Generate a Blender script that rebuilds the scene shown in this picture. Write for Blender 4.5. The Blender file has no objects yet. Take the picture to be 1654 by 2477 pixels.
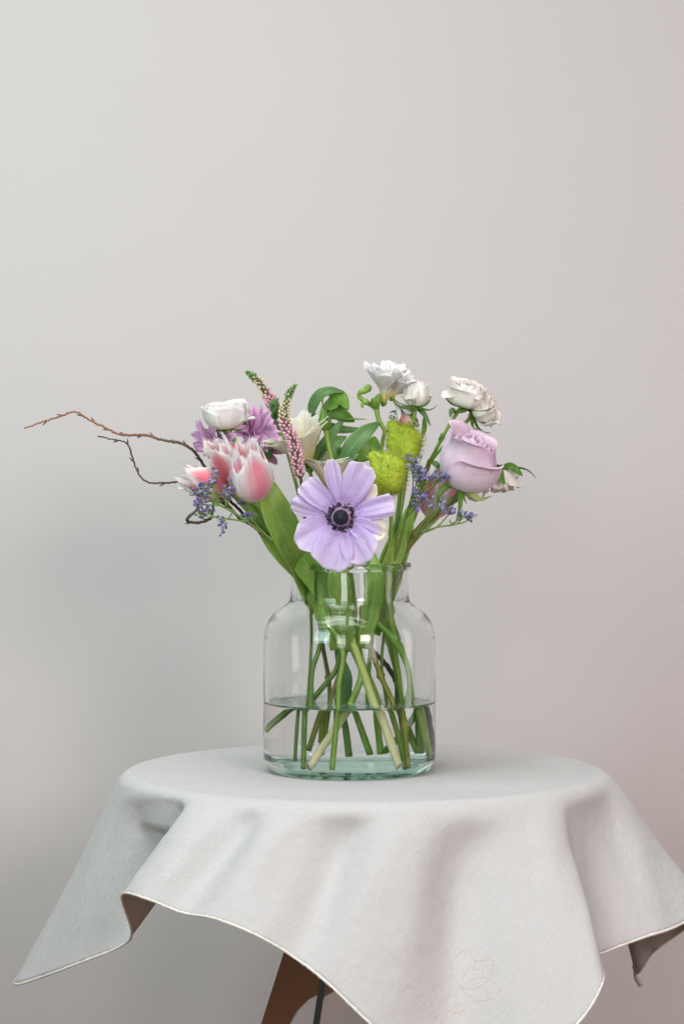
import bpy, math, random
import numpy as np
from mathutils import Vector, Matrix
from mathutils.bvhtree import BVHTree

# ------------------------------------------------------------------ camera, world, lights, exposure
sc = bpy.context.scene
col = sc.collection
PI = math.pi
FPX, PW, PH, HORIZON = 6111.0, 1654.0, 2477.0, 1090.0
CAM = Vector((-0.0065, -2.2, 0.280))
PITCH = math.atan((PH / 2 - HORIZON) / FPX)
cd = bpy.data.cameras.new('camera')
cam = bpy.data.objects.new('camera', cd); col.objects.link(cam)
cam.location = CAM
cam.rotation_euler = (PI / 2 - PITCH, 0, 0)
cd.sensor_fit = 'VERTICAL'; cd.sensor_height = 36.0; cd.lens = FPX / PH * 36.0
cd.clip_start = 0.05; cd.clip_end = 100
sc.camera = cam

world = bpy.data.worlds.new('World'); sc.world = world
world.use_nodes = True
wb = world.node_tree.nodes['Background']
wb.inputs[0].default_value = (0.92, 0.97, 1.0, 1); wb.inputs[1].default_value = 0.05

def area(name, loc, target, sx, sy, power, color, shape='RECTANGLE'):
    l = bpy.data.lights.new(name, 'AREA'); l.shape = shape; l.size = sx; l.size_y = sy
    l.energy = power; l.color = color
    o = bpy.data.objects.new(name, l); col.objects.link(o); o.location = loc
    o.rotation_euler = (Vector(target) - Vector(loc)).to_track_quat('-Z', 'Y').to_euler()
    return o
area('window_right', (1.12, -2.05, 0.62), (0, 0.2, 0.4), 0.60, 1.40, 5.5, (1.0, 0.875, 0.87))
area('lamp_right', (0.86, -2.15, 0.80), (0, 0.2, 0.3), 0.52, 0.55, 16.8, (1.0, 0.85, 0.845))
area('window_front', (-0.50, -2.55, 0.62), (0, 0.2, 0.3), 0.55, 1.20, 10.0, (1.0, 0.965, 0.96))
wl_ = area('window_left', (-1.30, -1.60, 1.05), (-0.45, 0.3, 0.72), 0.80, 1.00, 4.6, (0.74, 1.0, 0.99))
wl_.data.spread = math.radians(85)
area('side_window', (2.25, -0.18, 0.55), (0, 0.0, 0.4), 0.50, 1.50, 4.5, (1.0, 0.93, 0.91))
cb_ = area('white_ceiling_bounce', (-0.30, -0.60, 1.90), (-0.15, -0.45, 0.0), 1.6, 1.2, 9.2, (0.985, 1.0, 0.995))
cb_.data.spread = math.radians(95)
area('ceiling_lamp', (-0.75, -0.95, 1.60), (0, 0, 0.1), 0.07, 0.07, 0.8, (1, 0.98, 0.95), 'DISK')
area('ceiling_lamp', (-0.75, -1.12, 1.60), (0, 0, 0.1), 0.07, 0.07, 0.8, (1, 0.98, 0.95), 'DISK')

vs = sc.view_settings
vs.view_transform = 'Standard'; vs.look = 'None'; vs.gamma = 1.0; vs.exposure = 0.17; vs.use_curve_mapping = False
cy = sc.cycles
cy.max_bounces = 18; cy.transmission_bounces = 16; cy.diffuse_bounces = 4; cy.glossy_bounces = 8
cy.transparent_max_bounces = 12
cy.caustics_refractive = True; cy.caustics_reflective = False
cy.sample_clamp_indirect = 6.0; cy.blur_glossy = 0.3
cy.use_denoising = True

# ------------------------------------------------------------------ helpers
rng = np.random.default_rng(7)
random.seed(7)
_cp, _sp = math.cos(PITCH), math.sin(PITCH)

def P(px, py, y=0.0):
    """point of the place seen at photo pixel (px, py) at depth y"""
    u, v = px - PW / 2, PH / 2 - py
    dy = v * _sp + FPX * _cp; dz = v * _cp - FPX * _sp
    t = (y - CAM.y) / dy
    return Vector((CAM.x + t * u, y, CAM.z + t * dz))
def J(x, y, z):
    return Vector((x / 1000, y / 1000, z / 1000))
MM = 0.00036

def lin(c):
    c = c / 255.0
    return c / 12.92 if c <= 0.04045 else ((c + 0.055) / 1.055) ** 2.4
def C(r, g, b, k=0.80):
    return (min(lin(r) / k, .92), min(lin(g) / k, .92), min(lin(b) / k, .92), 1)

def crs(pts, n, closed=False):
    p = np.array([tuple(q) for q in pts], float)
    m = len(p)
    if closed:
        ts = np.arange(n) * m / n
    else:
        ts = np.linspace(0, m - 1, n)
    out = []
    for t in ts:
        i = int(t)
        if not closed: i = min(i, m - 2)
        f = t - i
        if closed:
            a, b, c, d = p[(i - 1) % m], p[i % m], p[(i + 1) % m], p[(i + 2) % m]
        else:
            b, c = p[i], p[i + 1]
            a = p[i - 1] if i > 0 else 2 * b - c
            d = p[i + 2] if i + 2 < m else 2 * c - b
        out.append(0.5 * (2 * b + (c - a) * f + (2 * a - 5 * b + 4 * c - d) * f * f + (3 * b - a - 3 * c + d) * f ** 3))
    return np.array(out)

WM = {}
def thing(name, label, cat, loc, group=None):
    o = bpy.data.objects.new(name, None); col.objects.link(o)
    o.empty_display_size = 0.01
    o.location = loc; o['label'] = label; o['category'] = cat
    if group: o['group'] = group
    WM[o.name] = Matrix.Translation(loc)
    return o
def tag(o, label, cat, group=None):
    o['label'] = label; o['category'] = cat
    if group: o['group'] = group

def mesh_data(name, verts, faces, mats, uvs=None, fmat=None, smooth=True):
    me = bpy.data.meshes.new(name)
    me.from_pydata([tuple(v) for v in verts], [], [tuple(int(k) for k in f) for f in faces])
    for m in (mats if isinstance(mats, (list, tuple)) else [mats]): me.materials.append(m)
    if fmat is not None: me.polygons.foreach_set('material_index', np.array(fmat, np.int32))
    if uvs is not None:
        uvs = np.asarray(uvs, float)
        ul = me.uv_layers.new(name='UVMap')
        vi = np.zeros(len(me.loops), np.int32); me.loops.foreach_get('vertex_index', vi)
        ul.data.foreach_set('uv', uvs[vi].astype(np.float32).ravel())
    if smooth: me.polygons.foreach_set('use_smooth', np.ones(len(me.polygons), bool))
    me.update()
    return me
def place(name, me, parent=None, M=None):
    o = bpy.data.objects.new(name, me); col.objects.link(o)
    M = M or Matrix.Identity(4)
    if parent is not None:
        o.parent = parent
        o.matrix_basis = WM[parent.name].inverted() @ M
    else:
        o.matrix_basis = M
    WM[o.name] = M
    return o
def grid_faces(nu, nv, closed=False):
    f = []
    for i in range(nu - 1):
        for j in range(nv if closed else nv - 1):
            k = (j + 1) % nv
            f.append((i * nv + j, i * nv + k, (i + 1) * nv + k, (i + 1) * nv + j))
    return f
def sheet(name, pts, mat, parent, M=None, thick=0.0):
    pts = np.asarray(pts); nu, nv = pts.shape[:2]
    uu, vv = np.meshgrid(np.linspace(0, 1, nu), np.linspace(0, 1, nv), indexing='ij')
    me = mesh_data(name, pts.reshape(-1, 3), grid_faces(nu, nv), mat, np.stack([uu.ravel(), vv.ravel()], 1))
    o = place(name, me, parent, M)
    if thick:
        s = o.modifiers.new('thickness', 'SOLIDIFY'); s.thickness = thick; s.offset = 0
    return o

def jar_limit(z):
    if z > 0.150: return 0.0465
    if z > 0.120: return 0.0465 + (0.150 - z) / 0.03 * 0.022
    return 0.0690
def clamp_path(p, rad):
    for q, r in zip(p, rad):
        if q[2] < 0.1835:
            d = math.hypot(q[0], q[1]); lim = jar_limit(q[2]) - r
            if d > lim: q[0] *= lim / d; q[1] *= lim / d
            q[2] = max(q[2], 0.0072 + r * 0.8)
    return p
def tube_mesh(name, path, rad, mat, sides=9, noise=0.0, seed=0, cap=True, nodes=()):
    r0 = np.random.default_rng(seed)
    path = np.asarray(path); n = len(path)
    T = np.gradient(path, axis=0); T /= np.linalg.norm(T, axis=1)[:, None] + 1e-12
    N = np.cross(T[0], (0.3, 1, 0.2)); N /= np.linalg.norm(N)
    verts, uvs = [], []
    L = np.concatenate([[0], np.cumsum(np.linalg.norm(np.diff(path, axis=0), axis=1))])
    for i in range(n):
        N = N - T[i] * np.dot(N, T[i]); N /= np.linalg.norm(N); B = np.cross(T[i], N)
        rr = rad[i]
        for (s0, a) in nodes:
            rr *= 1 + a * math.exp(-((L[i] / L[-1] - s0) * L[-1] / 0.0022) ** 2)
        for k in range(sides):
            a = 2 * PI * k / sides
            r = rr * (1 + noise * r0.normal())
            verts.append(path[i] + (N * math.cos(a) + B * math.sin(a)) * r)
            uvs.append((L[i] / L[-1], k / sides))
    faces = grid_faces(n, sides, True)
    if cap:
        faces.append(tuple(range(sides))[::-1]); faces.append(tuple((n - 1) * sides + k for k in range(sides)))
    return mesh_data(name, verts, faces, mat, uvs)
def tube(name, pts, r, mat, parent, n=None, clamp=False, sides=9, noise=0.0, seed=0, nodes=(), wob=0.0):
    n = n or max(8, 7 * len(pts))
    path = crs(pts, n)
    rs = np.atleast_1d(r)
    rad = np.interp(np.linspace(0, 1, n), np.linspace(0, 1, len(rs)), rs) if len(rs) > 1 else np.full(n, rs[0])
    if wob:
        r1 = np.random.default_rng(seed + 5)
        w = r1.normal(size=(n, 3)) * wob
        w[0] = w[-1] = 0; path = path + w
    if clamp: path = clamp_path(path, rad * 1.3)
    return place(name, tube_mesh(name, path, rad, mat, sides, noise, seed, True, nodes), parent)

def frame(center, axis, roll=0.0):
    z = Vector(axis).normalized()
    ref = Vector((0, 0, 1)) if abs(z.z) < 0.95 else Vector((0, -1, 0))
    y = (ref - z * ref.dot(z)).normalized(); x = y.cross(z)
    R = Matrix((x, y, z)).transposed().to_4x4()
    return Matrix.Translation(center) @ R @ Matrix.Rotation(roll, 4, 'Z')

def petal(L, W, wf, a0, a1, cupv=0.0, tipl=0.2, tipp=2.0, nu=14, nv=11, ruff=0.0, freq=5.0, r0=0.0, seed=0, twist=0.0, fold=0.0, point=0.0, crease=0.0):
    """flat petal along +X from radius r0, its face to +Z"""
    g = np.random.default_rng(seed); ph = g.uniform(0, 6.28, 4)
    pts = np.zeros((nu, nv, 3))
    us = np.linspace(0, 1, 60); phi = a0 + (a1 - a0) * us ** 1.3
    X = np.concatenate([[0], np.cumsum(np.cos(phi[:-1])) / 59]); Z = np.concatenate([[0], np.cumsum(np.sin(phi[:-1])) / 59])
    for i in range(nu):
        u = i / (nu - 1)
        for j in range(nv):
            v = -1 + 2 * j / (nv - 1)
            t = u * (1 - tipl * abs(v) ** tipp + point * max(0, 1 - abs(v)) ** 2 * u + 0.03 * u * math.sin(2.6 * v + ph[2]) + 0.012 * u * math.sin(9 * v + ph[0]))
            hw = W / 2 * wf(u) * (1 + 0.05 * math.sin(ph[3] + 3 * u))
            p = a0 + (a1 - a0) * min(t, 1.1) ** 1.3
            x = np.interp(t, us, X) + max(0, t - 1) * math.cos(p); z = np.interp(t, us, Z) + max(0, t - 1) * math.sin(p)
            dn = cupv * v * v * hw + fold * abs(v) * hw
            dn += ruff * u * u * (math.sin(freq * v + ph[0]) * 0.6 + math.sin(freq * 1.9 * v + ph[1] + 2 * u) * 0.4)
            dn += twist * v * u * hw + crease * (0.4 + 0.6 * u) * math.sin(PI * u * 0.9) * (abs(math.sin(2.3 * v + ph[1])) + 0.5 * abs(math.sin(5.1 * v + ph[2])))
            pts[i, j] = (r0 + x * L - math.sin(p) * dn, v * hw, z * L + math.cos(p) * dn)
    return pts

def cup_petal(prof, R, H, hw, nu=14, nv=15, lower=0.25, p=2.5, ruff=0.0, freq=6.0, fringe=0.0, roll=0.0, base=0.35, seed=0, point=0.0, skew=0.0):
    """petal wrapped round +Z, centred on +X"""
    g = np.random.default_rng(seed); ph = g.uniform(0, 6.28, 4)
    S = crs([(a, b, 0) for a, b in prof], 80)
    d = np.concatenate([[0], np.cumsum(np.linalg.norm(np.diff(S, axis=0), axis=1))]); d /= d[-1]
    jit = g.uniform(0.1, 1.0, nv) * (np.arange(nv) % 2)
    pts = np.zeros((nu, nv, 3))
    dr = (S[-1] - S[-4]) / (d[-1] - d[-4])
    for i in range(nu):
        u = i / (nu - 1)
        for j in range(nv):
            v = -1 + 2 * j / (nv - 1)
            t = u * (1 - lower * abs(v) ** p + point * max(0, 1 - abs(v)) ** 1.6 * u + skew * v)
            if fringe and i == nu - 1: t += fringe * jit[j]
            r = np.interp(t, d, S[:, 0]); z = np.interp(t, d, S[:, 1])
            if t > 1: r += dr[0] * (t - 1); z += dr[1] * (t - 1)
            w = ruff * u ** 3 * (math.sin(freq * v + ph[0]) * 0.6 + math.sin(freq * 2.1 * v + ph[1]) * 0.4)
            r = r * R + w + roll * u * max(0, abs(v) - 0.55) ** 2 * R
            z = z * H + w * 0.3
            a = v * hw * min(1.0, base + u * 1.8)
            pts[i, j] = (r * math.cos(a), r * math.sin(a), z)
    return pts

def leaf(name, pts, width, mat, parent, nrm=(0, -1, 0.15), fold=0.25, n=22, nv=7, shape=None, wave=0.0, seed=0, clamp=False, droop=0.0):
    """blade along a 3-D spine; width is the full width at its widest"""
    path = crs(pts, n)
    if clamp: path = clamp_path(path, np.full(n, width * 0.2))
    T = np.gradient(path, axis=0); T /= np.linalg.norm(T, axis=1)[:, None]
    shape = shape or (lambda u: max(0.02, math.sin(PI * min(1, 0.10 + 0.9 * u)) ** 0.75))
    g = np.random.default_rng(seed); ph = g.uniform(0, 6.28, 3)
    out = np.zeros((n, nv, 3))
    for i in range(n):
        u = i / (n - 1)
        N = np.array(nrm, float); N = N - T[i] * N.dot(T[i]); N /= np.linalg.norm(N)
        B = np.cross(T[i], N)
        hw = width / 2 * shape(u)
        for j in range(nv):
            v = -1 + 2 * j / (nv - 1)
            out[i, j] = path[i] + B * v * hw + N * (fold * abs(v) ** 1.5 * hw - droop * v * v * hw + wave * hw * math.sin(9 * u + ph[0] + (2 if v > 0 else 0)) * v * v)
    return sheet(name, out, mat, parent, thick=0.0005)

# ------------------------------------------------------------------ materials
def newmat(name):
    m = bpy.data.materials.new(name); m.use_nodes = True
    nt = m.node_tree; nt.nodes.clear()
    return m, nt, nt.nodes.new, nt.links.new
def mathn(nt, op, a, b=None, c=None, clamp=False):
    n = nt.nodes.new('ShaderNodeMath'); n.operation = op; n.use_clamp = clamp
    for i, x in enumerate((a, b, c)):
        if x is None: continue
        if isinstance(x, (int, float)): n.inputs[i].default_value = x
        else: nt.links.new(x, n.inputs[i])
    return n.outputs[0]
def mixc(nt, fac, a, b, blend='MIX'):
    n = nt.nodes.new('ShaderNodeMix'); n.data_type = 'RGBA'; n.blend_type = blend; n.clamp_factor = True
    for s, x in ((n.inputs[0], fac), (n.inputs[6], a), (n.inputs[7], b)):
        if isinstance(x, (int, float)): s.default_value = x
        elif isinstance(x, tuple): s.default_value = x
        else: nt.links.new(x, s)
    return n.outputs[2]
def noise(nt, vec, scale, detail=3.0, rough=0.5):
    n = nt.nodes.new('ShaderNodeTexNoise'); n.inputs['Scale'].default_value = scale
    n.inputs['Detail'].default_value = detail; n.inputs['Roughness'].default_value = rough
    if vec is not None: nt.links.new(vec, n.inputs['Vector'])
    return n.outputs['Fac']
def ramp(nt, fac, stops, interp='EASE'):
    n = nt.nodes.new('ShaderNodeValToRGB'); cr = n.color_ramp; cr.interpolation = interp
    while len(cr.elements) < len(stops): cr.elements.new(0.5)
    for e, (p, c) in zip(cr.elements, stops):
        e.position = p; e.color = c if len(c) == 4 else (*c, 1)
    nt.links.new(fac, n.inputs[0]); return n.outputs[0]
def smooth(nt, x, a, b):
    n = nt.nodes.new('ShaderNodeMapRange'); n.interpolation_type = 'SMOOTHSTEP'
    nt.links.new(x, n.inputs[0]); n.inputs[1].default_value = a; n.inputs[2].default_value = b
    return n.outputs[0]
def uvsplit(nt):
    uv = nt.nodes.new('ShaderNodeUVMap'); uv.uv_map = 'UVMap'
    s = nt.nodes.new('ShaderNodeSeparateXYZ'); nt.links.new(uv.outputs[0], s.inputs[0])
    return s.outputs[0], s.outputs[1]
def objrand(nt):
    return nt.nodes.new('ShaderNodeObjectInfo').outputs['Random']
def finish(nt, color, rough=0.55, spec=0.25, trans=0.3, bump=None, bstr=0.2, bdist=0.0004, tcol=None, sheen=0.0, metallic=0.0):
    p = nt.nodes.new('ShaderNodeBsdfPrincipled'); out = nt.nodes.new('ShaderNodeOutputMaterial')
    if isinstance(color, tuple): p.inputs['Base Color'].default_value = color
    else: nt.links.new(color, p.inputs['Base Color'])
    p.inputs['Roughness'].default_value = rough; p.inputs['Specular IOR Level'].default_value = spec
    p.inputs['Metallic'].default_value = metallic
    p.inputs['Sheen Weight'].default_value = sheen
    if bump is not None:
        b = nt.nodes.new('ShaderNodeBump'); b.inputs['Strength'].default_value = bstr; b.inputs['Distance'].default_value = bdist
        nt.links.new(bump, b.inputs['Height']); nt.links.new(b.outputs[0], p.inputs['Normal'])
    res = p.outputs[0]
    if trans:
        t = nt.nodes.new('ShaderNodeBsdfTranslucent')
        c = tcol if tcol is not None else color
        if isinstance(c, tuple): t.inputs[0].default_value = c
        else: nt.links.new(c, t.inputs[0])
        m = nt.nodes.new('ShaderNodeMixShader'); m.inputs[0].default_value = trans
        nt.links.new(res, m.inputs[1]); nt.links.new(t.outputs[0], m.inputs[2]); res = m.outputs[0]
    nt.links.new(res, out.inputs['Surface'])

def petal_mat(name, stops, vein=0.14, freq=26, edge=None, flame=None, trans=0.32, rough=0.6, speck=None, vary=0.08, bstr=0.35):
    m, nt, N, Lk = newmat(name)
    u, v = uvsplit(nt); rnd = objrand(nt)
    av = mathn(nt, 'ABSOLUTE', mathn(nt, 'MULTIPLY_ADD', v, 2.0, -1.0))
    cb = N('ShaderNodeCombineXYZ')
    Lk(mathn(nt, 'MULTIPLY', v, float(freq)), cb.inputs[0]); Lk(mathn(nt, 'MULTIPLY', u, 2.2), cb.inputs[1]); Lk(mathn(nt, 'MULTIPLY', rnd, 37.0), cb.inputs[2])
    vn = noise(nt, cb.outputs[0], 1.0, 4.0, 0.6)
    c = ramp(nt, u, stops)
    if flame:
        fc, lo, hi, width = flame
        wv = mathn(nt, 'MULTIPLY_ADD', vn, 0.5, -0.25)
        f1 = mathn(nt, 'MULTIPLY', mathn(nt, 'SUBTRACT', 1.0, smooth(nt, mathn(nt, 'ADD', av, mathn(nt, 'MULTIPLY', wv, 1.5)), width * 0.10, width)), 0.9)
        f2 = mathn(nt, 'MULTIPLY', smooth(nt, u, lo, lo + 0.25), mathn(nt, 'SUBTRACT', 1.0, smooth(nt, mathn(nt, 'ADD', u, wv), hi - 0.16, hi)))
        c = mixc(nt, mathn(nt, 'MULTIPLY', f1, f2), c, fc)
    if edge:
        ec, st, amt = edge
        mx = mathn(nt, 'MAXIMUM', u, mathn(nt, 'MULTIPLY', av, u))
        cb2 = N('ShaderNodeCombineXYZ'); Lk(u, cb2.inputs[0]); Lk(v, cb2.inputs[1]); Lk(mathn(nt, 'MULTIPLY', rnd, 11.0), cb2.inputs[2])
        bl = noise(nt, cb2.outputs[0], 5.0, 2.0)
        c = mixc(nt, mathn(nt, 'MULTIPLY', mathn(nt, 'MULTIPLY', smooth(nt, mx, st, 1.0), smooth(nt, bl, 0.35, 0.65)), amt), c, ec)
    if speck:
        g = N('ShaderNodeTexCoord'); w = noise(nt, g.outputs['Object'], 900.0, 2.0)
        near = mathn(nt, 'SUBTRACT', 1.0, smooth(nt, u, 0.22, 0.62))
        sp = mathn(nt, 'MULTIPLY', smooth(nt, w, 0.60, 0.68), near)
        c = mixc(nt, mathn(nt, 'MULTIPLY', sp, 0.8), c, speck)
    dark = mathn(nt, 'MULTIPLY_ADD', vn, vein * 2, 1 - vein * 1.0)
    dark = mathn(nt, 'MULTIPLY', dark, mathn(nt, 'MULTIPLY_ADD', rnd, vary, 1 - vary / 2))
    tco = N('ShaderNodeTexCoord')
    dark = mathn(nt, 'MULTIPLY', dark, mathn(nt, 'MULTIPLY_ADD', noise(nt, tco.outputs['Object'], 85.0, 4.0, 0.6), 0.26, 0.88))
    hsv = N('ShaderNodeHueSaturation'); Lk(c, hsv.inputs['Color']); Lk(dark, hsv.inputs['Value'])
    finish(nt, hsv.outputs[0], rough, 0.2, trans, vn, bstr, 0.0004)
    return m
def leaf_mat(name, c1, c2, rib=None, freq=22, rough=0.42, trans=0.22, blotch=None, vein=0.12):
    m, nt, N, Lk = newmat(name)
    u, v = uvsplit(nt); rnd = objrand(nt)
    av = mathn(nt, 'ABSOLUTE', mathn(nt, 'MULTIPLY_ADD', v, 2.0, -1.0))
    cb = N('ShaderNodeCombineXYZ'); Lk(mathn(nt, 'MULTIPLY', v, float(freq)), cb.inputs[0]); Lk(mathn(nt, 'MULTIPLY', u, 1.6), cb.inputs[1]); Lk(mathn(nt, 'MULTIPLY', rnd, 23.0), cb.inputs[2])
    vn = noise(nt, cb.outputs[0], 1.0, 4.0)
    g = N('ShaderNodeTexCoord'); pn = noise(nt, g.outputs['Object'], 45.0, 3.0)
    c = mixc(nt, smooth(nt, pn, 0.3, 0.7), c1, c2)
    if blotch: c = mixc(nt, mathn(nt, 'MULTIPLY', smooth(nt, noise(nt, g.outputs['Object'], 90.0, 2.0), 0.55, 0.72), 0.6), c, blotch)
    if rib: c = mixc(nt, mathn(nt, 'MULTIPLY', mathn(nt, 'SUBTRACT', 1.0, smooth(nt, av, 0.0, 0.10)), 0.55), c, rib)
    hsv = N('ShaderNodeHueSaturation'); Lk(c, hsv.inputs['Color'])
    Lk(mathn(nt, 'MULTIPLY', mathn(nt, 'MULTIPLY_ADD', vn, vein * 2, 1 - vein), mathn(nt, 'MULTIPLY_ADD', rnd, 0.25, 0.88)), hsv.inputs['Value'])
    finish(nt, hsv.outputs[0], rough, 0.4, trans, vn, 0.3, 0.0004)
    return m
def stem_mat(name, c1, c2, tip=None, rough=0.45, streak=0.22, trans=0.0, node=None):
    m, nt, N, Lk = newmat(name)
    u, v = uvsplit(nt); rnd = objrand(nt)
    cb = N('ShaderNodeCombineXYZ'); Lk(mathn(nt, 'MULTIPLY', v, 9.0), cb.inputs[0]); Lk(mathn(nt, 'MULTIPLY', u, 3.0), cb.inputs[1]); Lk(mathn(nt, 'MULTIPLY', rnd, 31.0), cb.inputs[2])
    vn = noise(nt, cb.outputs[0], 1.0, 4.0, 0.6)
    c = mixc(nt, smooth(nt, vn, 0.3, 0.7), c1, c2)
    if tip:
        tc, st, en = tip
        c = mixc(nt, smooth(nt, u, st, en), c, tc)
    hsv = N('ShaderNodeHueSaturation'); Lk(c, hsv.inputs['Color'])
    Lk(mathn(nt, 'MULTIPLY_ADD', vn, streak * 2, 1 - streak), hsv.inputs['Value'])
    finish(nt, hsv.outputs[0], rough, 0.4, trans, vn, 0.35, 0.0004)
    return m

M = {}
# setting
m, nt, N, Lk = newmat('plaster'); g = N('ShaderNodeTexCoord')
n1 = noise(nt, g.outputs['Object'], 1.7, 4.0); n2 = noise(nt, g.outputs['Object'], 160.0, 4.0)
cc = mixc(nt, smooth(nt, n1, 0.3, 0.7), (0.685, 0.648, 0.643, 1), (0.668, 0.636, 0.630, 1))
n3 = noise(nt, g.outputs['Object'], 11.0, 5.0, 0.55)
finish(nt, cc, 0.8, 0.15, 0, mathn(nt, 'ADD', mathn(nt, 'MULTIPLY', n2, 0.5), mathn(nt, 'MULTIPLY', n3, 5.0)), 0.16, 0.0009); M['plaster'] = m
m, nt, N, Lk = newmat('wood_floor'); g = N('ShaderNodeTexCoord')
mp = N('ShaderNodeMapping'); Lk(g.outputs['Object'], mp.inputs[0]); mp.inputs['Scale'].default_value = (1.5, 14, 1)
n1 = noise(nt, mp.outputs[0], 3.0, 6.0)
cc = mixc(nt, n1, (0.13, 0.058, 0.025, 1), (0.21, 0.10, 0.048, 1)); finish(nt, cc, 0.45, 0.4, 0, n1, 0.1); M['floor'] = m
m, nt, N, Lk = newmat('linen'); g = N('ShaderNodeTexCoord')
def wave(axis, scale):
    w = N('ShaderNodeTexWave'); w.bands_direction = axis; w.inputs['Scale'].default_value = scale; w.inputs['Distortion'].default_value = 2.5
    w.inputs['Detail'].default_value = 3; w.inputs['Detail Scale'].default_value = 2.0; Lk(mpc.outputs[0], w.inputs[0]); return w.outputs['Fac']
mpc = N('ShaderNodeMapping'); Lk(g.outputs['UV'], mpc.inputs[0]); mpc.inputs['Rotation'].default_value = (0, 0, 0.35)
wv = mathn(nt, 'ADD', wave('X', 420.0), wave('Y', 420.0))
fz = noise(nt, g.outputs['UV'], 900.0, 3.0)
wr = noise(nt, g.outputs['UV'], 26.0, 4.0, 0.6)
ht = mathn(nt, 'ADD', mathn(nt, 'ADD', mathn(nt, 'MULTIPLY', wv, 0.6), fz), mathn(nt, 'MULTIPLY', wr, 20.0))
def slub(sx, sy):
    mq = N('ShaderNodeMapping'); Lk(mpc.outputs[0], mq.inputs[0]); mq.inputs['Scale'].default_value = (sx, sy, 1)
    return noise(nt, mq.outputs[0], 1.0, 3.0, 0.6)
sl = mathn(nt, 'MULTIPLY', mathn(nt, 'ADD', slub(60, 700), slub(700, 60)), 0.5)
ht = mathn(nt, 'ADD', ht, mathn(nt, 'MULTIPLY', sl, 1.3))
cc = mixc(nt, smooth(nt, mathn(nt, 'ADD', mathn(nt, 'MULTIPLY', fz, 0.35), mathn(nt, 'MULTIPLY', sl, 0.65)), 0.36, 0.64), (0.755, 0.757, 0.752, 1), (0.675, 0.676, 0.668, 1))
finish(nt, cc, 0.9, 0.1, 0.16, ht, 0.42, 0.0007, sheen=0.15); M['linen'] = m
m, nt, N, Lk = newmat('hem_thread'); g = N('ShaderNodeTexCoord')
n1 = noise(nt, g.outputs['Object'], 900.0, 3.0)
finish(nt, mixc(nt, n1, C(242, 234, 220, .72), C(228, 216, 196, .72)), 0.9, 0.1, 0.1, n1, 0.6, 0.0006); M['hem'] = m
m, nt, N, Lk = newmat('embroidery_thread'); finish(nt, C(184, 165, 148), 0.7, 0.3, 0); M['thread'] = m
m, nt, N, Lk = newmat('polished_steel'); g = N('ShaderNodeTexCoord'); n1 = noise(nt, g.outputs['Object'], 9.0, 2.0)
finish(nt, (0.50, 0.47, 0.45, 1), 0.06, 0.5, 0, n1, 0.03, 0.004, metallic=1.0); M['steel'] = m
m, nt, N, Lk = newmat('table_board'); finish(nt, (0.5, 0.45, 0.4, 1), 0.5, 0.3, 0); M['board'] = m
def glass(name, color, ior, bump=0.0, scale=30.0):
    m, nt, N, Lk = newmat(name)
    b = N('ShaderNodeBsdfGlass'); b.inputs['Color'].default_value = color; b.inputs['IOR'].default_value = ior; b.inputs['Roughness'].default_value = 0.0
    if bump:
        g = N('ShaderNodeTexCoord'); bp = N('ShaderNodeBump'); bp.inputs['Strength'].default_value = bump; bp.inputs['Distance'].default_value = 0.001
        Lk(noise(nt, g.outputs['Object'], scale, 2.0), bp.inputs['Height']); Lk(bp.outputs[0], b.inputs['Normal'])
    o = N('ShaderNodeOutputMaterial'); Lk(b.outputs[0], o.inputs[0]); return m
M['glass'] = glass('clear_glass', (0.975, 0.988, 0.982, 1), 1.5, 0.10, 26.0)
M['base_glass'] = glass('green_base_glass', (0.72, 0.895, 0.83, 1), 1.5, 0.15, 40.0)
M['rim_glass'] = glass('green_rim_glass', (0.93, 0.975, 0.96, 1), 1.5, 0.05)
M['water_glass'] = glass('water_against_glass', (0.99, 0.995, 0.992, 1), 1.333 / 1.5)
M['water_base'] = glass('water_on_base_glass', (0.78, 0.91, 0.865, 1), 1.333 / 1.5)
M['water_top'] = glass('water_surface', (0.995, 1, 1, 1), 1.333, 0.05, 60.0)

# plants
M['anemone'] = petal_mat('anemone_petal', [(0, C(220, 202, 222)), (0.26, C(184, 160, 208)), (0.42, C(197, 180, 220)), (0.8, C(204, 190, 228)), (1, C(212, 202, 231))], 0.34, 40, speck=(0.05, 0.03, 0.10, 1), vary=0.10, bstr=0.7)
M['anemone_back'] = petal_mat('anemone_pale_petal', [(0, C(190, 165, 212)), (0.5, C(205, 185, 220)), (0.8, C(224, 216, 214)), (1, C(222, 218, 196))], 0.10, 30)
M['anemone_eye'] = leaf_mat('anemone_eye', (0.010, 0.012, 0.024, 1), (0.022, 0.035, 0.040, 1), rough=0.6, trans=0)
M['anemone_disc'] = leaf_mat('anemone_disc', C(150, 118, 140), C(110, 84, 120), rough=0.6, trans=0)
M['stamen'] = leaf_mat('anemone_stamen', (0.014, 0.016, 0.035, 1), (0.035, 0.03, 0.07, 1), rough=0.5, trans=0)
M['white'] = petal_mat('white_petal', [(0, C(214, 216, 170)), (0.3, C(226, 222, 204)), (1, C(232, 230, 220))], 0.08, 22, trans=0.38)
M['ranunculus'] = petal_mat('ranunculus_petal', [(0, C(206, 208, 160)), (0.3, C(232, 226, 204, .74)), (1, C(238, 236, 222, .74))], 0.09, 24, trans=0.15, edge=(C(214, 196, 186), 0.75, 0.4))
M['freesia'] = petal_mat('freesia_petal', [(0, C(232, 190, 96)), (0.16, C(238, 214, 150)), (0.36, C(238, 236, 228)), (1, C(240, 240, 236))], 0.08, 20, trans=0.22)
M['lisianthus'] = petal_mat('lisianthus_petal', [(0, C(150, 170, 60)), (0.22, C(196, 200, 110)), (0.42, C(222, 216, 190)), (1, C(232, 228, 214))], 0.10, 20, trans=0.35)
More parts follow.
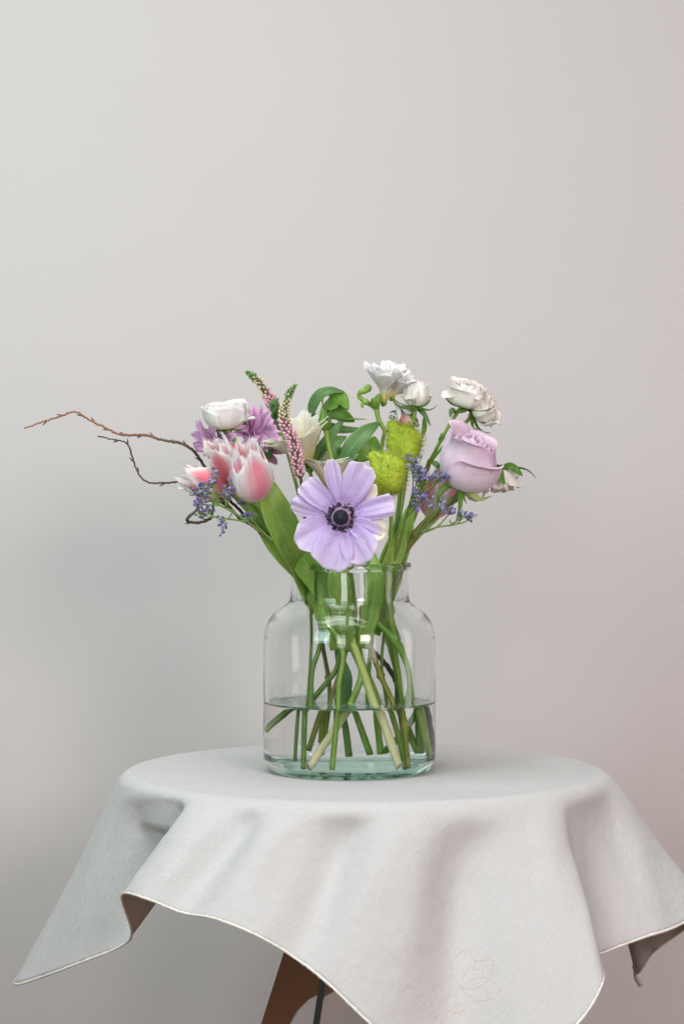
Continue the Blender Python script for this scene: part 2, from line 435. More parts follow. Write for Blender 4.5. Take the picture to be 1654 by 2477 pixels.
M['mauve'] = petal_mat('mauve_petal', [(0, C(178, 126, 174)), (0.35, C(206, 164, 206)), (1, C(222, 188, 220))], 0.2, 12, trans=0.3, vary=0.2)
M['tulip'] = petal_mat('tulip_petal', [(0, C(228, 220, 182)), (0.35, C(236, 216, 208)), (0.7, C(236, 214, 212)), (1, C(238, 226, 224))], 0.12, 40, flame=(C(238, 136, 158), 0.22, 1.0, 0.80), trans=0.3)
M['tulip_deep'] = petal_mat('tulip_deep_petal', [(0, C(232, 196, 176)), (0.45, C(232, 188, 182)), (1, C(236, 222, 218))], 0.14, 40, flame=(C(234, 108, 130), 0.08, 0.99, 0.88), trans=0.3)
M['lavender'] = petal_mat('lavender_rose_petal', [(0, C(222, 220, 206, .72)), (0.3, C(220, 210, 216, .76)), (0.75, C(216, 201, 214, .78)), (1, C(213, 194, 209, .76))], 0.11, 30, trans=0.25, rough=0.65, edge=(C(190, 146, 180), 0.88, 0.3))
M['spray'] = petal_mat('spray_rose_petal', [(0, C(234, 222, 176, .74)), (0.4, C(240, 226, 206, .74)), (1, C(242, 222, 210, .74))], 0.06, 22, trans=0.15, edge=(C(206, 100, 110), 0.96, 0.5))
M['spray_pink'] = petal_mat('spray_rose_pink_petal', [(0, C(226, 206, 160)), (0.4, C(228, 206, 190)), (1, C(222, 160, 160))], 0.08, 22, trans=0.3, edge=(C(200, 70, 92), 0.7, 0.8))
M['leaf'] = leaf_mat('tulip_leaf', C(144, 178, 78), C(114, 154, 64), C(150, 182, 106), blotch=C(156, 180, 92))
M['leaf_dark'] = leaf_mat('lisianthus_leaf', C(98, 138, 78), C(80, 120, 68), C(128, 162, 116), freq=9)
M['leaf_mid'] = leaf_mat('bract_leaf', C(116, 160, 60), C(88, 134, 50), C(140, 170, 90), freq=9)
M['sepal'] = leaf_mat('sepal', C(110, 146, 58), C(78, 118, 46), C(150, 176, 100), freq=8)
M['sepal_pale'] = leaf_mat('pale_sepal', C(168, 182, 110), C(130, 156, 80), C(190, 200, 140), freq=8)
M['stem'] = stem_mat('green_stem', C(136, 166, 70), C(106, 140, 58))
M['stem_dark'] = stem_mat('dark_green_stem', C(112, 142, 64), C(86, 116, 54))
M['stem_pale'] = stem_mat('pale_stem', C(188, 200, 120), C(160, 182, 92), tip=(C(226, 214, 170), 0.62, 0.95))
M['stem_tulip'] = stem_mat('tulip_stem', C(150, 178, 84), C(122, 156, 66), tip=(C(228, 212, 170), 0.75, 0.97))
M['stem_olive'] = stem_mat('olive_stem', C(138, 140, 52), C(104, 108, 44))
M['stem_brown'] = stem_mat('brown_stem', C(112, 96, 58), C(84, 80, 48), tip=(C(120, 130, 50), 0.7, 0.9))
M['stem_rose'] = stem_mat('rose_stem', C(112, 126, 58), C(90, 88, 50), tip=(C(104, 150, 56), 0.35, 0.55))
M['twig'] = stem_mat('willow_bark', C(160, 112, 78), C(112, 82, 62), tip=(C(60, 56, 50), 0.25, 0.75), rough=0.6, streak=0.3)
M['twig_dark'] = stem_mat('dark_willow_bark', C(92, 78, 62), C(58, 54, 46), rough=0.6, streak=0.3)
M['bud_green'] = leaf_mat('veronica_bud_green', C(100, 138, 72), C(76, 116, 54), rough=0.6, trans=0.1)
M['bud_white'] = leaf_mat('veronica_bud_cream', C(216, 208, 178), C(206, 192, 170), rough=0.6, trans=0.2, vein=0.04)
M['bud_pink'] = leaf_mat('veronica_floret_pink', C(230, 188, 198), C(214, 164, 180), rough=0.6, trans=0.25, vein=0.05)
M['spike'] = stem_mat('veronica_spike', C(96, 134, 66), C(76, 112, 52), tip=(C(80, 70, 50), 0.15, 0.34), rough=0.7)
M['limonium'] = leaf_mat('sea_lavender_floret', C(138, 128, 184), C(104, 94, 154), rough=0.6, trans=0.2, vein=0.25)
M['limonium_pale'] = leaf_mat('sea_lavender_pale_floret', C(178, 172, 206), C(140, 132, 186), rough=0.6, trans=0.2)
M['pod'] = None
m, nt, N, Lk = newmat('milkweed_pod'); g = N('ShaderNodeTexCoord')
vo = N('ShaderNodeTexVoronoi'); vo.inputs['Scale'].default_value = 260; Lk(g.outputs['Object'], vo.inputs['Vector'])
n1 = noise(nt, g.outputs['Object'], 60.0, 3.0)
c = mixc(nt, smooth(nt, n1, 0.3, 0.7), C(168, 186, 54), C(142, 164, 44))
c = mixc(nt, mathn(nt, 'MULTIPLY', mathn(nt, 'SUBTRACT', 1.0, smooth(nt, vo.outputs['Distance'], 0.05, 0.35)), 0.5), c, C(96, 120, 26))
finish(nt, c, 0.6, 0.3, 0.1, vo.outputs['Distance'], 0.8, 0.001); M['pod'] = m
M['bristle'] = leaf_mat('pod_bristle', C(196, 204, 104), C(160, 172, 70), rough=0.6, trans=0.2)

# ------------------------------------------------------------------ the setting
WALL_Y = 0.43; FLOOR_Z = -0.47
def box_mesh(name, lo, hi, mat):
    x0, y0, z0 = lo; x1, y1, z1 = hi
    v = [(x0, y0, z0), (x1, y0, z0), (x1, y1, z0), (x0, y1, z0), (x0, y0, z1), (x1, y0, z1), (x1, y1, z1), (x0, y1, z1)]
    f = [(0, 3, 2, 1), (4, 5, 6, 7), (0, 1, 5, 4), (1, 2, 6, 5), (2, 3, 7, 6), (3, 0, 4, 7)]
    return mesh_data(name, v, f, mat, smooth=False)
wall = place('wall', box_mesh('wall', (-2.6, WALL_Y, FLOOR_Z - 0.02), (2.6, WALL_Y + 0.12, 2.3), M['plaster'])); wall['kind'] = 'structure'
floor = place('floor', box_mesh('floor', (-2.6, -3.2, FLOOR_Z - 0.05), (2.6, WALL_Y - 0.003, FLOOR_Z), M['floor'])); floor['kind'] = 'structure'

# ------------------------------------------------------------------ table
TC = Vector((0.0132, 0.008, 0)); TR = 0.211
tb = thing('pedestal_table', 'small round table on arched polished steel legs under the white cloth', 'table', (TC.x, TC.y, FLOOR_Z))
def lathe(prof, n=96, closed_bottom=False):
    v, f = [], []
    for (r, z) in prof:
        for k in range(n):
            a = 2 * PI * k / n; v.append((r * math.cos(a), r * math.sin(a), z))
    f = grid_faces(len(prof), n, True)
    return v, f
prof = [(0.0005, -0.022), (TR - 0.012, -0.022), (TR - 0.006, -0.019), (TR - 0.005, -0.014), (TR - 0.008, -0.0075), (TR - 0.014, -0.0040), (TR - 0.022, -0.0025), (0.0005, -0.0025)]
v, f = lathe(prof, 128)
place('table_top', mesh_data('table_top', v, f, M['board']), tb, Matrix.Translation((TC.x, TC.y, 0)))
# four arched plates of bent steel meeting under the top
def leg_mesh():
    ZT, ZB = -0.0225 , FLOOR_Z
    poly_o = [(0.071 + (-0.154 - z) * 0.333, z) for z in np.linspace(ZT, ZB, 25)]
    poly_i = [(0.0035, z) for z in np.linspace(ZT, -0.186, 7)] + [tuple(q[:2]) for q in crs([(0.0036, -0.193, 0), (0.026, -0.194, 0), (0.048, -0.203, 0), (0.061, -0.215, 0), (0.069, -0.228, 0), (0.084, -0.268, 0), (0.112, -0.355, 0), (0.150, ZB, 0)], 30)]
    # strips between matched points on both outlines
    n = 33
    def res(pl):
        pl = np.array(pl); d = np.concatenate([[0], np.cumsum(np.linalg.norm(np.diff(pl, axis=0), axis=1))])
        return np.stack([np.interp(np.linspace(0, d[-1], n), d, pl[:, k]) for k in range(2)], 1)
    o, i_ = res(poly_o), res(poly_i)
    h = 0.0032; verts = []; faces = []
    for s in (-h, h):
        for k in range(n): verts += [(o[k][0], s, o[k][1]), (i_[k][0], s, i_[k][1])]
    B = 2 * n
    for k in range(n - 1):
        a, b, c, d = 2 * k, 2 * k + 1, 2 * k + 3, 2 * k + 2
        faces += [(a, b, c, d), (B + a, B + d, B + c, B + b), (a, d, B + d, B + a), (b, B + b, B + c, c)]
    faces += [(0, B, B + 1, 1), (2 * n - 2, 2 * n - 1, B + 2 * n - 1, B + 2 * n - 2)]
    return mesh_data('leg', verts, faces, M['steel'], smooth=False)
lm = leg_mesh()
for a in (160, 242, 340, 68):
    place('leg', lm, tb, Matrix.Translation((TC.x, TC.y, 0)) @ Matrix.Rotation(math.radians(a), 4, 'Z'))

# ------------------------------------------------------------------ tablecloth
ribs = [  # edge angle on the table, hem pixel x, y, hem depth, inward pinch of the fold at half height (m)
    (172, 37, 2378, -0.005, 0.000), (192, 105, 2362, -0.05, 0.0), (206, 190, 2330, -0.085, -0.004), (218, 290, 2290, -0.105, -0.016),
    (224, 319, 2255, -0.135, -0.020), (229, 296, 2166, -0.195, 0.004), (237, 350, 2172, -0.230, 0.006), (246, 440, 2207, -0.238, -0.006),
    (253, 520, 2222, -0.262, 0.004), (261, 620, 2262, -0.272, -0.002), (269, 715, 2318, -0.272, -0.010), (277, 800, 2385, -0.290, 0.004),
    (285, 910, 2490, -0.300, 0.003), (294, 1090, 2640, -0.292, -0.012), (303, 1270, 2560, -0.300, -0.002), (311, 1395, 2477, -0.290, 0.004),
    (317, 1458, 2370, -0.262, 0.003), (321, 1437, 2318, -0.190, -0.003), (328, 1475, 2298, -0.150, -0.005), (338, 1560, 2266, -0.140, -0.004), (346, 1625, 2245, -0.120, 0.004),
    (356, 1715, 2200, -0.050, 0.002), (6, 1650, 2250, 0.050, 0.0), (13, 1580, 2302, 0.090, 0.0), (20, 1534, 2350, 0.120, 0.0), (36, 1500, 2200, 0.200, 0.0),
    (65, 1180, 2090, 0.290, 0.0), (90, 890, 2130, 0.300, 0.0), (115, 620, 2200, 0.290, 0.0), (140, 330, 2180, 0.220, 0.0), (158, 115, 2300, 0.090, 0.0)]
ang = []
for r in ribs:
    a = r[0]
    while ang and a < ang[-1] - 5: a += 360
    ang.append(a)
NR = len(ribs); SUB = 16; NS = NR * SUB
ext = np.concatenate([[ang[-1] - 360], ang, [ang[0] + 360, ang[1] + 360]])
TH = np.zeros(NS); PIN = np.zeros(NS)
for k in range(NS):
    i = k // SUB; fz_ = (k % SUB) / SUB
    b, c = ext[i + 1], ext[i + 2]; a, d = ext[i], ext[i + 3]
    TH[k] = b + (c - b) * fz_
    p = [ribs[(i + q) % NR][4] for q in range(2)]
    w = (1 - math.cos(PI * fz_)) / 2
    PIN[k] = p[0] * (1 - w) + p[1] * w
TH = np.radians(TH)
kern = np.hanning(19); kern /= kern.sum()
THs = np.convolve(np.concatenate([TH[-30:] - 2 * PI, TH, TH[:30] + 2 * PI]), kern, 'same')[30:-30]
HEM0 = HEM = crs([P(r[1], r[2], r[3]) for r in ribs], NS, True)
k2 = np.hanning(61); k2 /= k2.sum()
HS = np.stack([np.convolve(np.concatenate([HEM[-80:, q], HEM[:, q], HEM[:80, q]]), k2, 'same')[80:-80] for q in range(3)], 1)
tvals = np.concatenate([np.linspace(0, 0.12, 9)[:-1], np.linspace(0.12, 1.0, 34)])
verts = []; uvs = []
tops = [0.04, 0.25, 0.45, 0.62, 0.76, 0.86, 0.93]
def topz(x, y):
    return 0.0009 * math.sin(31 * x + 11 * y + 1) * math.sin(17 * x - 23 * y) + 0.0003 * math.sin(70 * y + 20 * x)
R0 = TR * 0.955
for q in tops:
    for k in range(NS):
        x, y = R0 * q * math.cos(THs[k]), R0 * q * math.sin(THs[k])
        fade = min(1, max(0, (math.hypot(x + TC.x, y + TC.y) - 0.08) / 0.04)) * min(1, (1 - q) / 0.1)
        verts.append((TC.x + x, TC.y + y, topz(x, y) * fade)); uvs.append((x, y))
for t in tvals:
    for k in range(NS):
        c, s = math.cos(THs[k]), math.sin(THs[k])
        A = np.array((TC.x + R0 * c, TC.y + R0 * s, 0.0))
        K = np.array((TC.x + (TR + 0.002) * c, TC.y + (TR + 0.002) * s, 0.0006))
        bl = min(1.0, 0.15 + 1.05 * t) if t < 1 else 1.0
        H = HS[k] * (1 - bl) + HEM[k] * bl
        D = H - K
        if t < 0.12:      # round over the edge
            w = t / 0.12
            K2 = K + D * 0.09
            p = (1 - w) ** 2 * A + 2 * w * (1 - w) * K + w * w * K2
        else:
            w = (t - 0.12) / 0.88
            p = K + D * (0.09 + 0.91 * w)
            bulge = PIN[k] * math.sin(PI * w ** 0.55) * 1.5
            p = p + np.array((c, s, 0.25)) * bulge
            dg = math.degrees(THs[k]) % 360
            for (d0, am, sg, wc) in ((221, 0.008, 3.5, 0.22), (247, 0.0035, 2.8, 0.20), (265, 0.0045, 5.0, 0.24), (290, 0.0045, 4.5, 0.20), (317, 0.004, 4.0, 0.22), (343, 0.003, 4.0, 0.25)):
                p = p - np.array((c, s, 0.3)) * am * math.exp(-((dg - d0) / sg) ** 2) * math.exp(-((w - wc) / 0.20) ** 2)
            p[2] -= 0.004 * math.sin(PI * w) * 0.5
        verts.append(p); L = np.linalg.norm(D); uvs.append((c * (TR + t * L), s * (TR + t * L)))
nrow = len(tops) + len(tvals)
faces = grid_faces(nrow, NS, True)
faces.append(tuple(range(NS))[::-1])
V = np.array(verts)
# relax the hanging rows a little so folds read soft
G = V.reshape(nrow, NS, 3)
for it in range(7):
    S = G.copy()
    for r in range(len(tops) + 3, nrow - 1):
        sm = 0.25 * (np.roll(G[r], 1, 0) + np.roll(G[r], -1, 0) + G[r - 1] + G[r + 1])
        S[r] = 0.5 * G[r] + 0.5 * sm
    G = S
for r in range(len(tops) + 6, nrow):
    w = (tvals[r - len(tops)] - 0.12) / 0.88
    hwid = int(14 * max(0.0, 1 - w / 0.8) ** 1.3)
    if hwid >= 1:
        kk = np.hanning(2 * hwid + 3); kk /= kk.sum()
        for q in range(3):
            G[r, :, q] = np.convolve(np.concatenate([G[r, -40:, q], G[r, :, q], G[r, :40, q]]), kk, 'same')[40:-40]
for r in range(len(tops), nrow):
    for k in range(NS):
        if -0.035 < G[r, k, 2] < -0.0008:
            dx, dy = G[r, k, 0] - TC.x, G[r, k, 1] - TC.y; d = math.hypot(dx, dy); need = TR - 0.010 + 0.011 * math.sqrt(max(0, 1 - (1 - min(1, -G[r, k, 2] / 0.013)) ** 2))
            if d < need: G[r, k, 0] = TC.x + dx * need / d; G[r, k, 1] = TC.y + dy * need / d
V = G.reshape(-1, 3)
cloth_me = mesh_data('tablecloth', V, faces, M['linen'], uvs)
cloth = place('tablecloth', cloth_me)
tag(cloth, 'white linen tablecloth with cream frayed hem draped over the round table', 'tablecloth')
sol = cloth.modifiers.new('thickness', 'SOLIDIFY'); sol.thickness = 0.0007; sol.offset = -1
BV = BVHTree.FromPolygons([Vector(q) for q in V], [tuple(f) for f in faces])
def on_cloth(px, py, lift=0.0004):
    d = (P(px, py, 0) - CAM).normalized()
    h, n, i, dist = BV.ray_cast(CAM, d)
    if h is None: return P(px, py, -0.28)
    if n.dot(d) > 0: n = -n
    return h + n * lift
# hem: a rolled, slightly fuzzy cream edge with loose fibres
hp = G[-1]; hp = np.concatenate([hp, hp[:1]])
place('hem', tube_mesh('hem', hp, np.full(len(hp), 0.00112), M['hem'], 7, 0.14, 3, False), cloth)
sp_ = G[-2] * 0.75 + G[-1] * 0.25
nn = np.stack([sp_[:, 0] - TC.x, sp_[:, 1] - TC.y, np.zeros(NS)], 1); nn /= np.linalg.norm(nn, axis=1)[:, None]
sp_ = sp_ + nn * 0.0002; sp_ = np.concatenate([sp_, sp_[:1]])
place('hem_seam', tube_mesh('hem_seam', sp_, np.full(len(sp_), 0.00032), M['hem'], 5, 0.2, 4, False), cloth)
g = np.random.default_rng(5); fv = []; ff = []
for k in range(3000):
    i = int(g.integers(0, NS)); j = (i + 1) % NS; w = g.random()
    p = G[-1][i] * (1 - w) + G[-1][j] * w
    out = G[-1][i] - G[-3][i]; out /= np.linalg.norm(out) + 1e-9
    d = out + g.normal(size=3) * 0.7; d /= np.linalg.norm(d)
    t = np.cross(d, g.normal(size=3)); t /= np.linalg.norm(t)
    n = len(fv); L = g.uniform(0.0012, 0.0026)
    fv += [p - t * 0.00013, p + t * 0.00013, p + d * L]; ff.append((n, n + 1, n + 2))
fr = place('fringe', mesh_data('fringe', fv, ff, M['hem']), cloth); fr['kind'] = 'stuff'
# embroidered lotus and lettering (stitched outlines)
def Z1(x, y): return (960 + x * 300 / 1568, 2240 + y * 300 / 1568)
def stitch(name, pts, r=0.00042, n=None):
    q = [on_cloth(*Z1(*p)) for p in crs([(x, y, 0) for x, y in pts], n or (6 * len(pts)))[:, :2]]
    place(name, tube_mesh(name, np.array([tuple(a) for a in q]), np.full(len(q), r), M['thread'], 5, 0.1), cloth)
for pts in ([(805, 795), (720, 650), (680, 530), (720, 420), (865, 290)], [(865, 290), (960, 390), (990, 500), (985, 580)],
            [(985, 450), (1100, 435), (1220, 435)], [(1220, 435), (1215, 540), (1190, 640)], [(810, 780), (850, 620), (985, 465)],
            [(880, 590), (980, 550), (1090, 560)], [(1090, 560), (1078, 650)], [(815, 790), (930, 690), (1080, 655), (1210, 700), (1325, 810)],
            [(1325, 820), (1230, 910), (1080, 950), (940, 900), (815, 800)], [(815, 795), (960, 800), (1060, 760), (1150, 690)], [(815, 795), (940, 770), (1060, 690)]):
    stitch('embroidered_lotus_line', pts)
letters = [[(460, 790), (555, 700)], [(440, 800), (492, 872)], [(560, 970), (695, 850)],
           [(650, 1085), (790, 970)], [(790, 970), (715, 1112)], [(715, 1112), (872, 1055)], [(872, 1055), (745, 1168)],
           [(170, 765), (225, 800)], [(245, 890), (300, 862)], [(310, 975), (345, 965), (325, 1000)], [(400, 1130), (440, 1080), (470, 1110)], [(430, 1165), (520, 1130)], [(530, 1190), (580, 1239)]]
for pts in letters: stitch('embroidered_letter_stroke', pts, 0.00045, 8)
# little corner tassel at the back right corner
tp = HEM[24 * SUB]
place('corner_tassel', tube_mesh('corner_tassel', crs([tp, tp + np.array((0.001, 0, -0.003)), tp + np.array((0.004, 0, -0.009)), tp + np.array((0.006, 0, -0.013))], 14),
      np.interp(np.linspace(0, 1, 14), [0, 0.15, 0.6, 1], [0.0012, 0.0016, 0.0034, 0.0026]), M['linen'], 8, 0.06), cloth)

# ------------------------------------------------------------------ glass jar and water
ZW = 0.0605; RI = 0.0715
outer_c = [(0.0005, 0.0022), (0.045, 0.0022), (0.058, 0.0006), (0.066, 0.0008), (0.0718, 0.0045), (0.0746, 0.0105), (0.0751, 0.022), (0.0750, 0.070), (0.0748, 0.112), (0.0742, 0.1215), (0.0715, 0.1305),
           (0.0660, 0.1385), (0.0590, 0.1440), (0.0540, 0.1475), (0.0520, 0.1515), (0.0512, 0.158), (0.0508, 0.170), (0.0506, 0.1765)]
oc = crs([(a, b, 0) for a, b in outer_c], 110)[:, :2]
rim = [(0.0512, 0.1770), (0.0530, 0.1773), (0.0540, 0.1784), (0.0541, 0.1808), (0.0530, 0.1825), (0.0508, 0.1830), (0.0484, 0.1823), (0.0477, 0.1806), (0.0476, 0.178)]
inner_c = [(0.0476, 0.1765), (0.0477, 0.170), (0.0480, 0.158), (0.0486, 0.1500), (0.0505, 0.1452), (0.0560, 0.1405), (0.0625, 0.1355), (0.0680, 0.1285), (0.0708, 0.1195), (0.0714, 0.112), (0.0715, 0.090), (RI, ZW + 0.0016)]
ic = crs([(a, b, 0) for a, b in inner_c], 70)[:, :2]
prof = np.concatenate([oc, np.array(rim), ic])
NJ = 128
def wav(r, z, a):
    return r * (1 + 0.0022 * math.sin(3 * a + 40 * z) * math.sin(60 * z + a) + 0.0012 * math.sin(5 * a + 130 * z))
jv = []
for (r, z) in prof:
    for k in range(NJ):
        a = 2 * PI * k / NJ; rr = wav(r, z, a); jv.append((rr * math.cos(a), rr * math.sin(a), z))
jf = grid_faces(len(prof), NJ, True)
fm = []
for i in range(len(prof) - 1):
    z = 0.5 * (prof[i][1] + prof[i + 1][1])
    k = 1 if (i < len(oc) and z < 0.008) else (2 if z > 0.1762 else 0)
    fm += [k] * NJ
jf.append(tuple(range(NJ))[::-1]); fm.append(1)
jar = place('glass_jar', mesh_data('glass_jar', jv, jf, [M['glass'], M['base_glass'], M['rim_glass']], fmat=fm))
tag(jar, 'clear green-tinted glass jar with short neck holding the flowers in water', 'jar')
wc = [(0.0005, 0.0070), (0.030, 0.0067), (0.055, 0.0058), (0.0665, 0.0066), (0.0700, 0.0110), (0.0713, 0.0200), (RI, 0.0300), (RI, 0.045), (RI, ZW + 0.0016)]
wp = crs([(a, b, 0) for a, b in wc], 44)[:, :2]
wtop = [(0.0708, ZW + 0.0007), (0.0696, ZW + 0.0002), (0.068, ZW), (0.05, ZW), (0.03, ZW), (0.0005, ZW)]
wprof = np.concatenate([wp, np.array(wtop)])
wv_ = []
for (r, z) in wprof:
    for k in range(NJ):
        a = 2 * PI * k / NJ; rr = wav(r, z, a) if r > 0.06 else r; wv_.append((rr * math.cos(a), rr * math.sin(a), z))
wf_ = grid_faces(len(wprof), NJ, True)
fm = []
for i in range(len(wprof) - 1):
    fm += [(1 if i < 13 else 0) if i < len(wp) - 1 else 2] * NJ
wf_.append(tuple(range(NJ))[::-1]); fm.append(1)
wf_.append(tuple((len(wprof) - 1) * NJ + k for k in range(NJ))); fm.append(2)
water = place('jar_water', mesh_data('jar_water', wv_, wf_, [M['water_glass'], M['water_base'], M['water_top']], fmat=fm))
tag(water, 'clear water filling the lower third of the glass jar', 'water'); water['kind'] = 'thing'

g = np.random.default_rng(12); bv, bf = [], []
for k in range(46):
    a = math.radians(g.uniform(110, 250)) if k < 34 else g.uniform(0, 2 * PI)
    z = ZW + 0.0028 + abs(g.normal()) * 0.004; r = RI - 0.0003
    n = len(bv); q = g.uniform(0.00025, 0.00065)
    for i in range(5):
        e = -PI / 2 + PI * i / 4
        for j in range(6):
            b = 2 * PI * j / 6
            bv.append((r * math.cos(a) + q * math.cos(e) * math.cos(b), r * math.sin(a) + q * math.cos(e) * math.sin(b), z + q * math.sin(e)))
    for f_ in grid_faces(5, 6, True): bf.append(tuple(n + x for x in f_))
dr_ = place('droplets', mesh_data('droplets', bv, bf, M['water_top']), water); dr_['kind'] = 'stuff'

# ------------------------------------------------------------------ flowers
def bottom(th_pts): return th_pts[-1]
def make(name, label, cat, stem_pts, r, mat, group=None, n=None, nodes=(), wob=0.0, noise_=0.02, seed=1):
    """a flower standing in the jar: an Empty at the foot of its stem, and the stem itself"""
    base = Vector(stem_pts[-1])
    t = thing(name, label, cat, base, group)
    r = [q * (1.0 if i_ == 0 else 0.86) for i_, q in enumerate(r)]
    tube('stem', stem_pts, r, mat, t, n or 9 * len(stem_pts), True, 9, noise_, seed, nodes, wob)
    return t

ROSE = [(0.06, 0.0), (0.62, 0.06), (0.96, 0.30), (1.0, 0.52), (0.90, 0.76), (0.86, 0.94), (0.92, 1.0)]
TIGHT = [(0.06, 0.0), (0.60, 0.06), (0.92, 0.30), (0.92, 0.55), (0.72, 0.80), (0.52, 0.97), (0.48, 1.0)]
OPEN = [(0.06, 0.0), (0.60, 0.05), (1.02, 0.26), (1.12, 0.52), (1.14, 0.78), (1.26, 0.95), (1.42, 1.0)]
def mixprof(a, b, w): return [(p[0] * (1 - w) + q[0] * w, p[1] * (1 - w) + q[1] * w) for p, q in zip(a, b)]
def rose(parent, Mx, R, H, mat, n=16, hw=1.25, seed=0, open_=1.0, ruff=0.001, mats=None, lower=0.22):
    g = np.random.default_rng(seed)
    for i in range(n):
        s = (i + 1) / n                       # inner to outer
        w = s * open_
        pr = mixprof(TIGHT, ROSE, min(1, w * 1.4)) if w < 0.7 else mixprof(ROSE, OPEN, (w - 0.7) / 0.3 * 0.9)
        rr = R * (0.22 + 0.78 * s ** 0.8); hh = H * (0.98 - 0.10 * s + 0.03 * math.sin(i * 2.4))
        pts = cup_petal(pr, rr, hh, hw * (1.25 - 0.35 * s), 13, 15, lower * (0.5 + 0.5 * s), 2.6, ruff * (0.4 + s), 5, roll=0.10 * s, seed=seed * 50 + i, skew=g.uniform(-0.03, 0.03))
        mt = mats[i % len(mats)] if mats else mat
        sheet('petal', pts, mt, parent, Mx @ Matrix.Rotation(i * 2.39996 + g.uniform(-0.2, 0.2), 4, 'Z'), thick=0.0004)
def sepals(parent, Mx, n, L, W, mat, a0, a1, r0=0.002, seed=0, spread=None, name='sepal'):
    g = np.random.default_rng(seed)
    for i in range(n):
        k = g.uniform(0.8, 1.2)
        pts = petal(L * k, W, lambda u: max(0.04, (1 - u) ** 0.7 * (0.55 + 1.1 * min(u, 0.35))), a0 + g.uniform(-0.25, 0.25), a1 + g.uniform(-0.4, 0.4), 0.35, 0.0, nu=12, nv=5, r0=r0, seed=seed + i)
        sheet(name, pts, mat, parent, Mx @ Matrix.Rotation(2 * PI * i / n + g.uniform(-0.2, 0.2), 4, 'Z'), thick=0.0004)
def ellipsoid(name, rx, ry, rz, mat, parent, Mx, nu=9, nv=12, zfun=None):
    pts = []
    for i in range(nu):
        a = -PI / 2 + PI * i / (nu - 1)
        for j in range(nv):
            b = 2 * PI * j / nv
            pts.append((rx * math.cos(a) * math.cos(b), ry * math.cos(a) * math.sin(b), rz * math.sin(a)))
    uv = [(i / (nu - 1), j / nv) for i in range(nu) for j in range(nv)]
    return place(name, mesh_data(name, pts, grid_faces(nu, nv, True), mat, uv), parent, Mx)
def receptacle(parent, Mx, r, h, mat, name='receptacle'):
    prof = [(0.25, -0.9), (0.42, -0.75), (0.9, -0.35), (1.0, 0.0), (0.7, 0.25), (0.02, 0.3)]
    v, f = lathe([(a * r, b * h) for a, b in prof], 12)
    uv = [(i / 5, k / 12) for i in range(6) for k in range(12)]
    return place(name, mesh_data(name, v, f, mat, uv), parent, Mx)
neck = lambda x, y: J(x, y, 166)

# ---- anemone
AC = P(826, 1252, -0.092)
an = make('anemone', 'large lilac anemone with a black eye facing forward over the jar rim', 'anemone',
          [AC + Vector((0.002, 0.006, 0)), AC + Vector((0.003, 0.030, -0.006)), J(-3, -45, 196), J(-4, -36, 172), J(-5, -35, 147), J(2, -34, 118), J(11, -36, 92), J(23, -38, 56), J(39, -42, 8)], [0.0032, 0.0032, 0.0036, 0.0040, 0.0043], M['stem_pale'])
AM = frame(AC, (-0.12, -1, 0.08))
wfa = lambda u: 0.26 + 0.74 * math.sin(min(1, u / 0.85) * PI / 2) ** 1.2
for k, (a, L, W, lay, tl, mat, cu) in enumerate([
        (101, 143, 42, 0.0, 0.10, 'anemone', -0.10), (65, 150, 78, 0.2, 0.16, 'anemone', 0.10), (137, 128, 62, 0.5, 0.12, 'anemone', 0.25), (163, 126, 50, -0.1, 0.10, 'anemone', 0.10),
        (213, 126, 92, 0.1, 0.22, 'anemone', 0.15), (259, 131, 108, 0.9, 0.20, 'anemone', 0.12), (302, 127, 96, 0.5, 0.18, 'anemone', 0.18), (340, 118, 74, -0.3, 0.24, 'anemone_back', 0.25),
        (332, 104, 60, 0.2, 0.24, 'anemone', 0.3), (14, 141, 60, 0.3, 0.10, 'anemone', 0.10), (48, 118, 60, -0.4, 0.2, 'anemone_back', 0.2)]):
    pts = petal(L * MM * 0.865, W * MM * 0.93, wfa, 0.16 + 0.06 * lay, 0.16 + 0.12 * math.sin(k * 2.1), cu, tl, 2.6, 24, 27, 0.0022, 4.5, 0.004, 100 + k, crease=0.0015, twist=0.25 * math.sin(k * 3.3))
    pts[:, :, 2] += (0.0012 if lay >= 0 else 0.0075) * lay
    sheet('petal', pts, M[mat], an, AM @ Matrix.Rotation(math.radians(a), 4, 'Z'), thick=0.0003)
disc = ellipsoid('centre', 0.0102, 0.0102, 0.0028, M['anemone_disc'], an, AM @ Matrix.Translation((0, 0, 0.0030)), 9, 24)
eye = ellipsoid('eye', 0.0066, 0.0066, 0.0052, M['anemone_eye'], disc, AM @ Matrix.Translation((0, 0, 0.0048)), 10, 20)
g = np.random.default_rng(3); bv = []; bf = []
def blob(bv, bf, c, r, e=1.0):
    n = len(bv)
    for d in ((1, 0, 0), (-1, 0, 0), (0, 1, 0), (0, -1, 0), (0, 0, 1), (0, 0, -1)): bv.append(np.array(c) + np.array(d) * r * np.array((1, 1, e)))
    for a, b, c_ in ((0, 2, 4), (2, 1, 4), (1, 3, 4), (3, 0, 4), (2, 0, 5), (1, 2, 5), (3, 1, 5), (0, 3, 5)): bf.append((n + a, n + b, n + c_))
for k in range(150):
    a = g.uniform(0, 2 * PI); q = math.sqrt(g.random()) * 0.0062
    blob(bv, bf, (q * math.cos(a), q * math.sin(a), 0.0052 * math.sqrt(max(0, 1 - (q / 0.0066) ** 2)) + 0.0048), 0.00055)
eb = place('eye_grain', mesh_data('eye_grain', bv, bf, M['anemone_eye']), disc, AM); eb['kind'] = 'stuff'
st_me = []
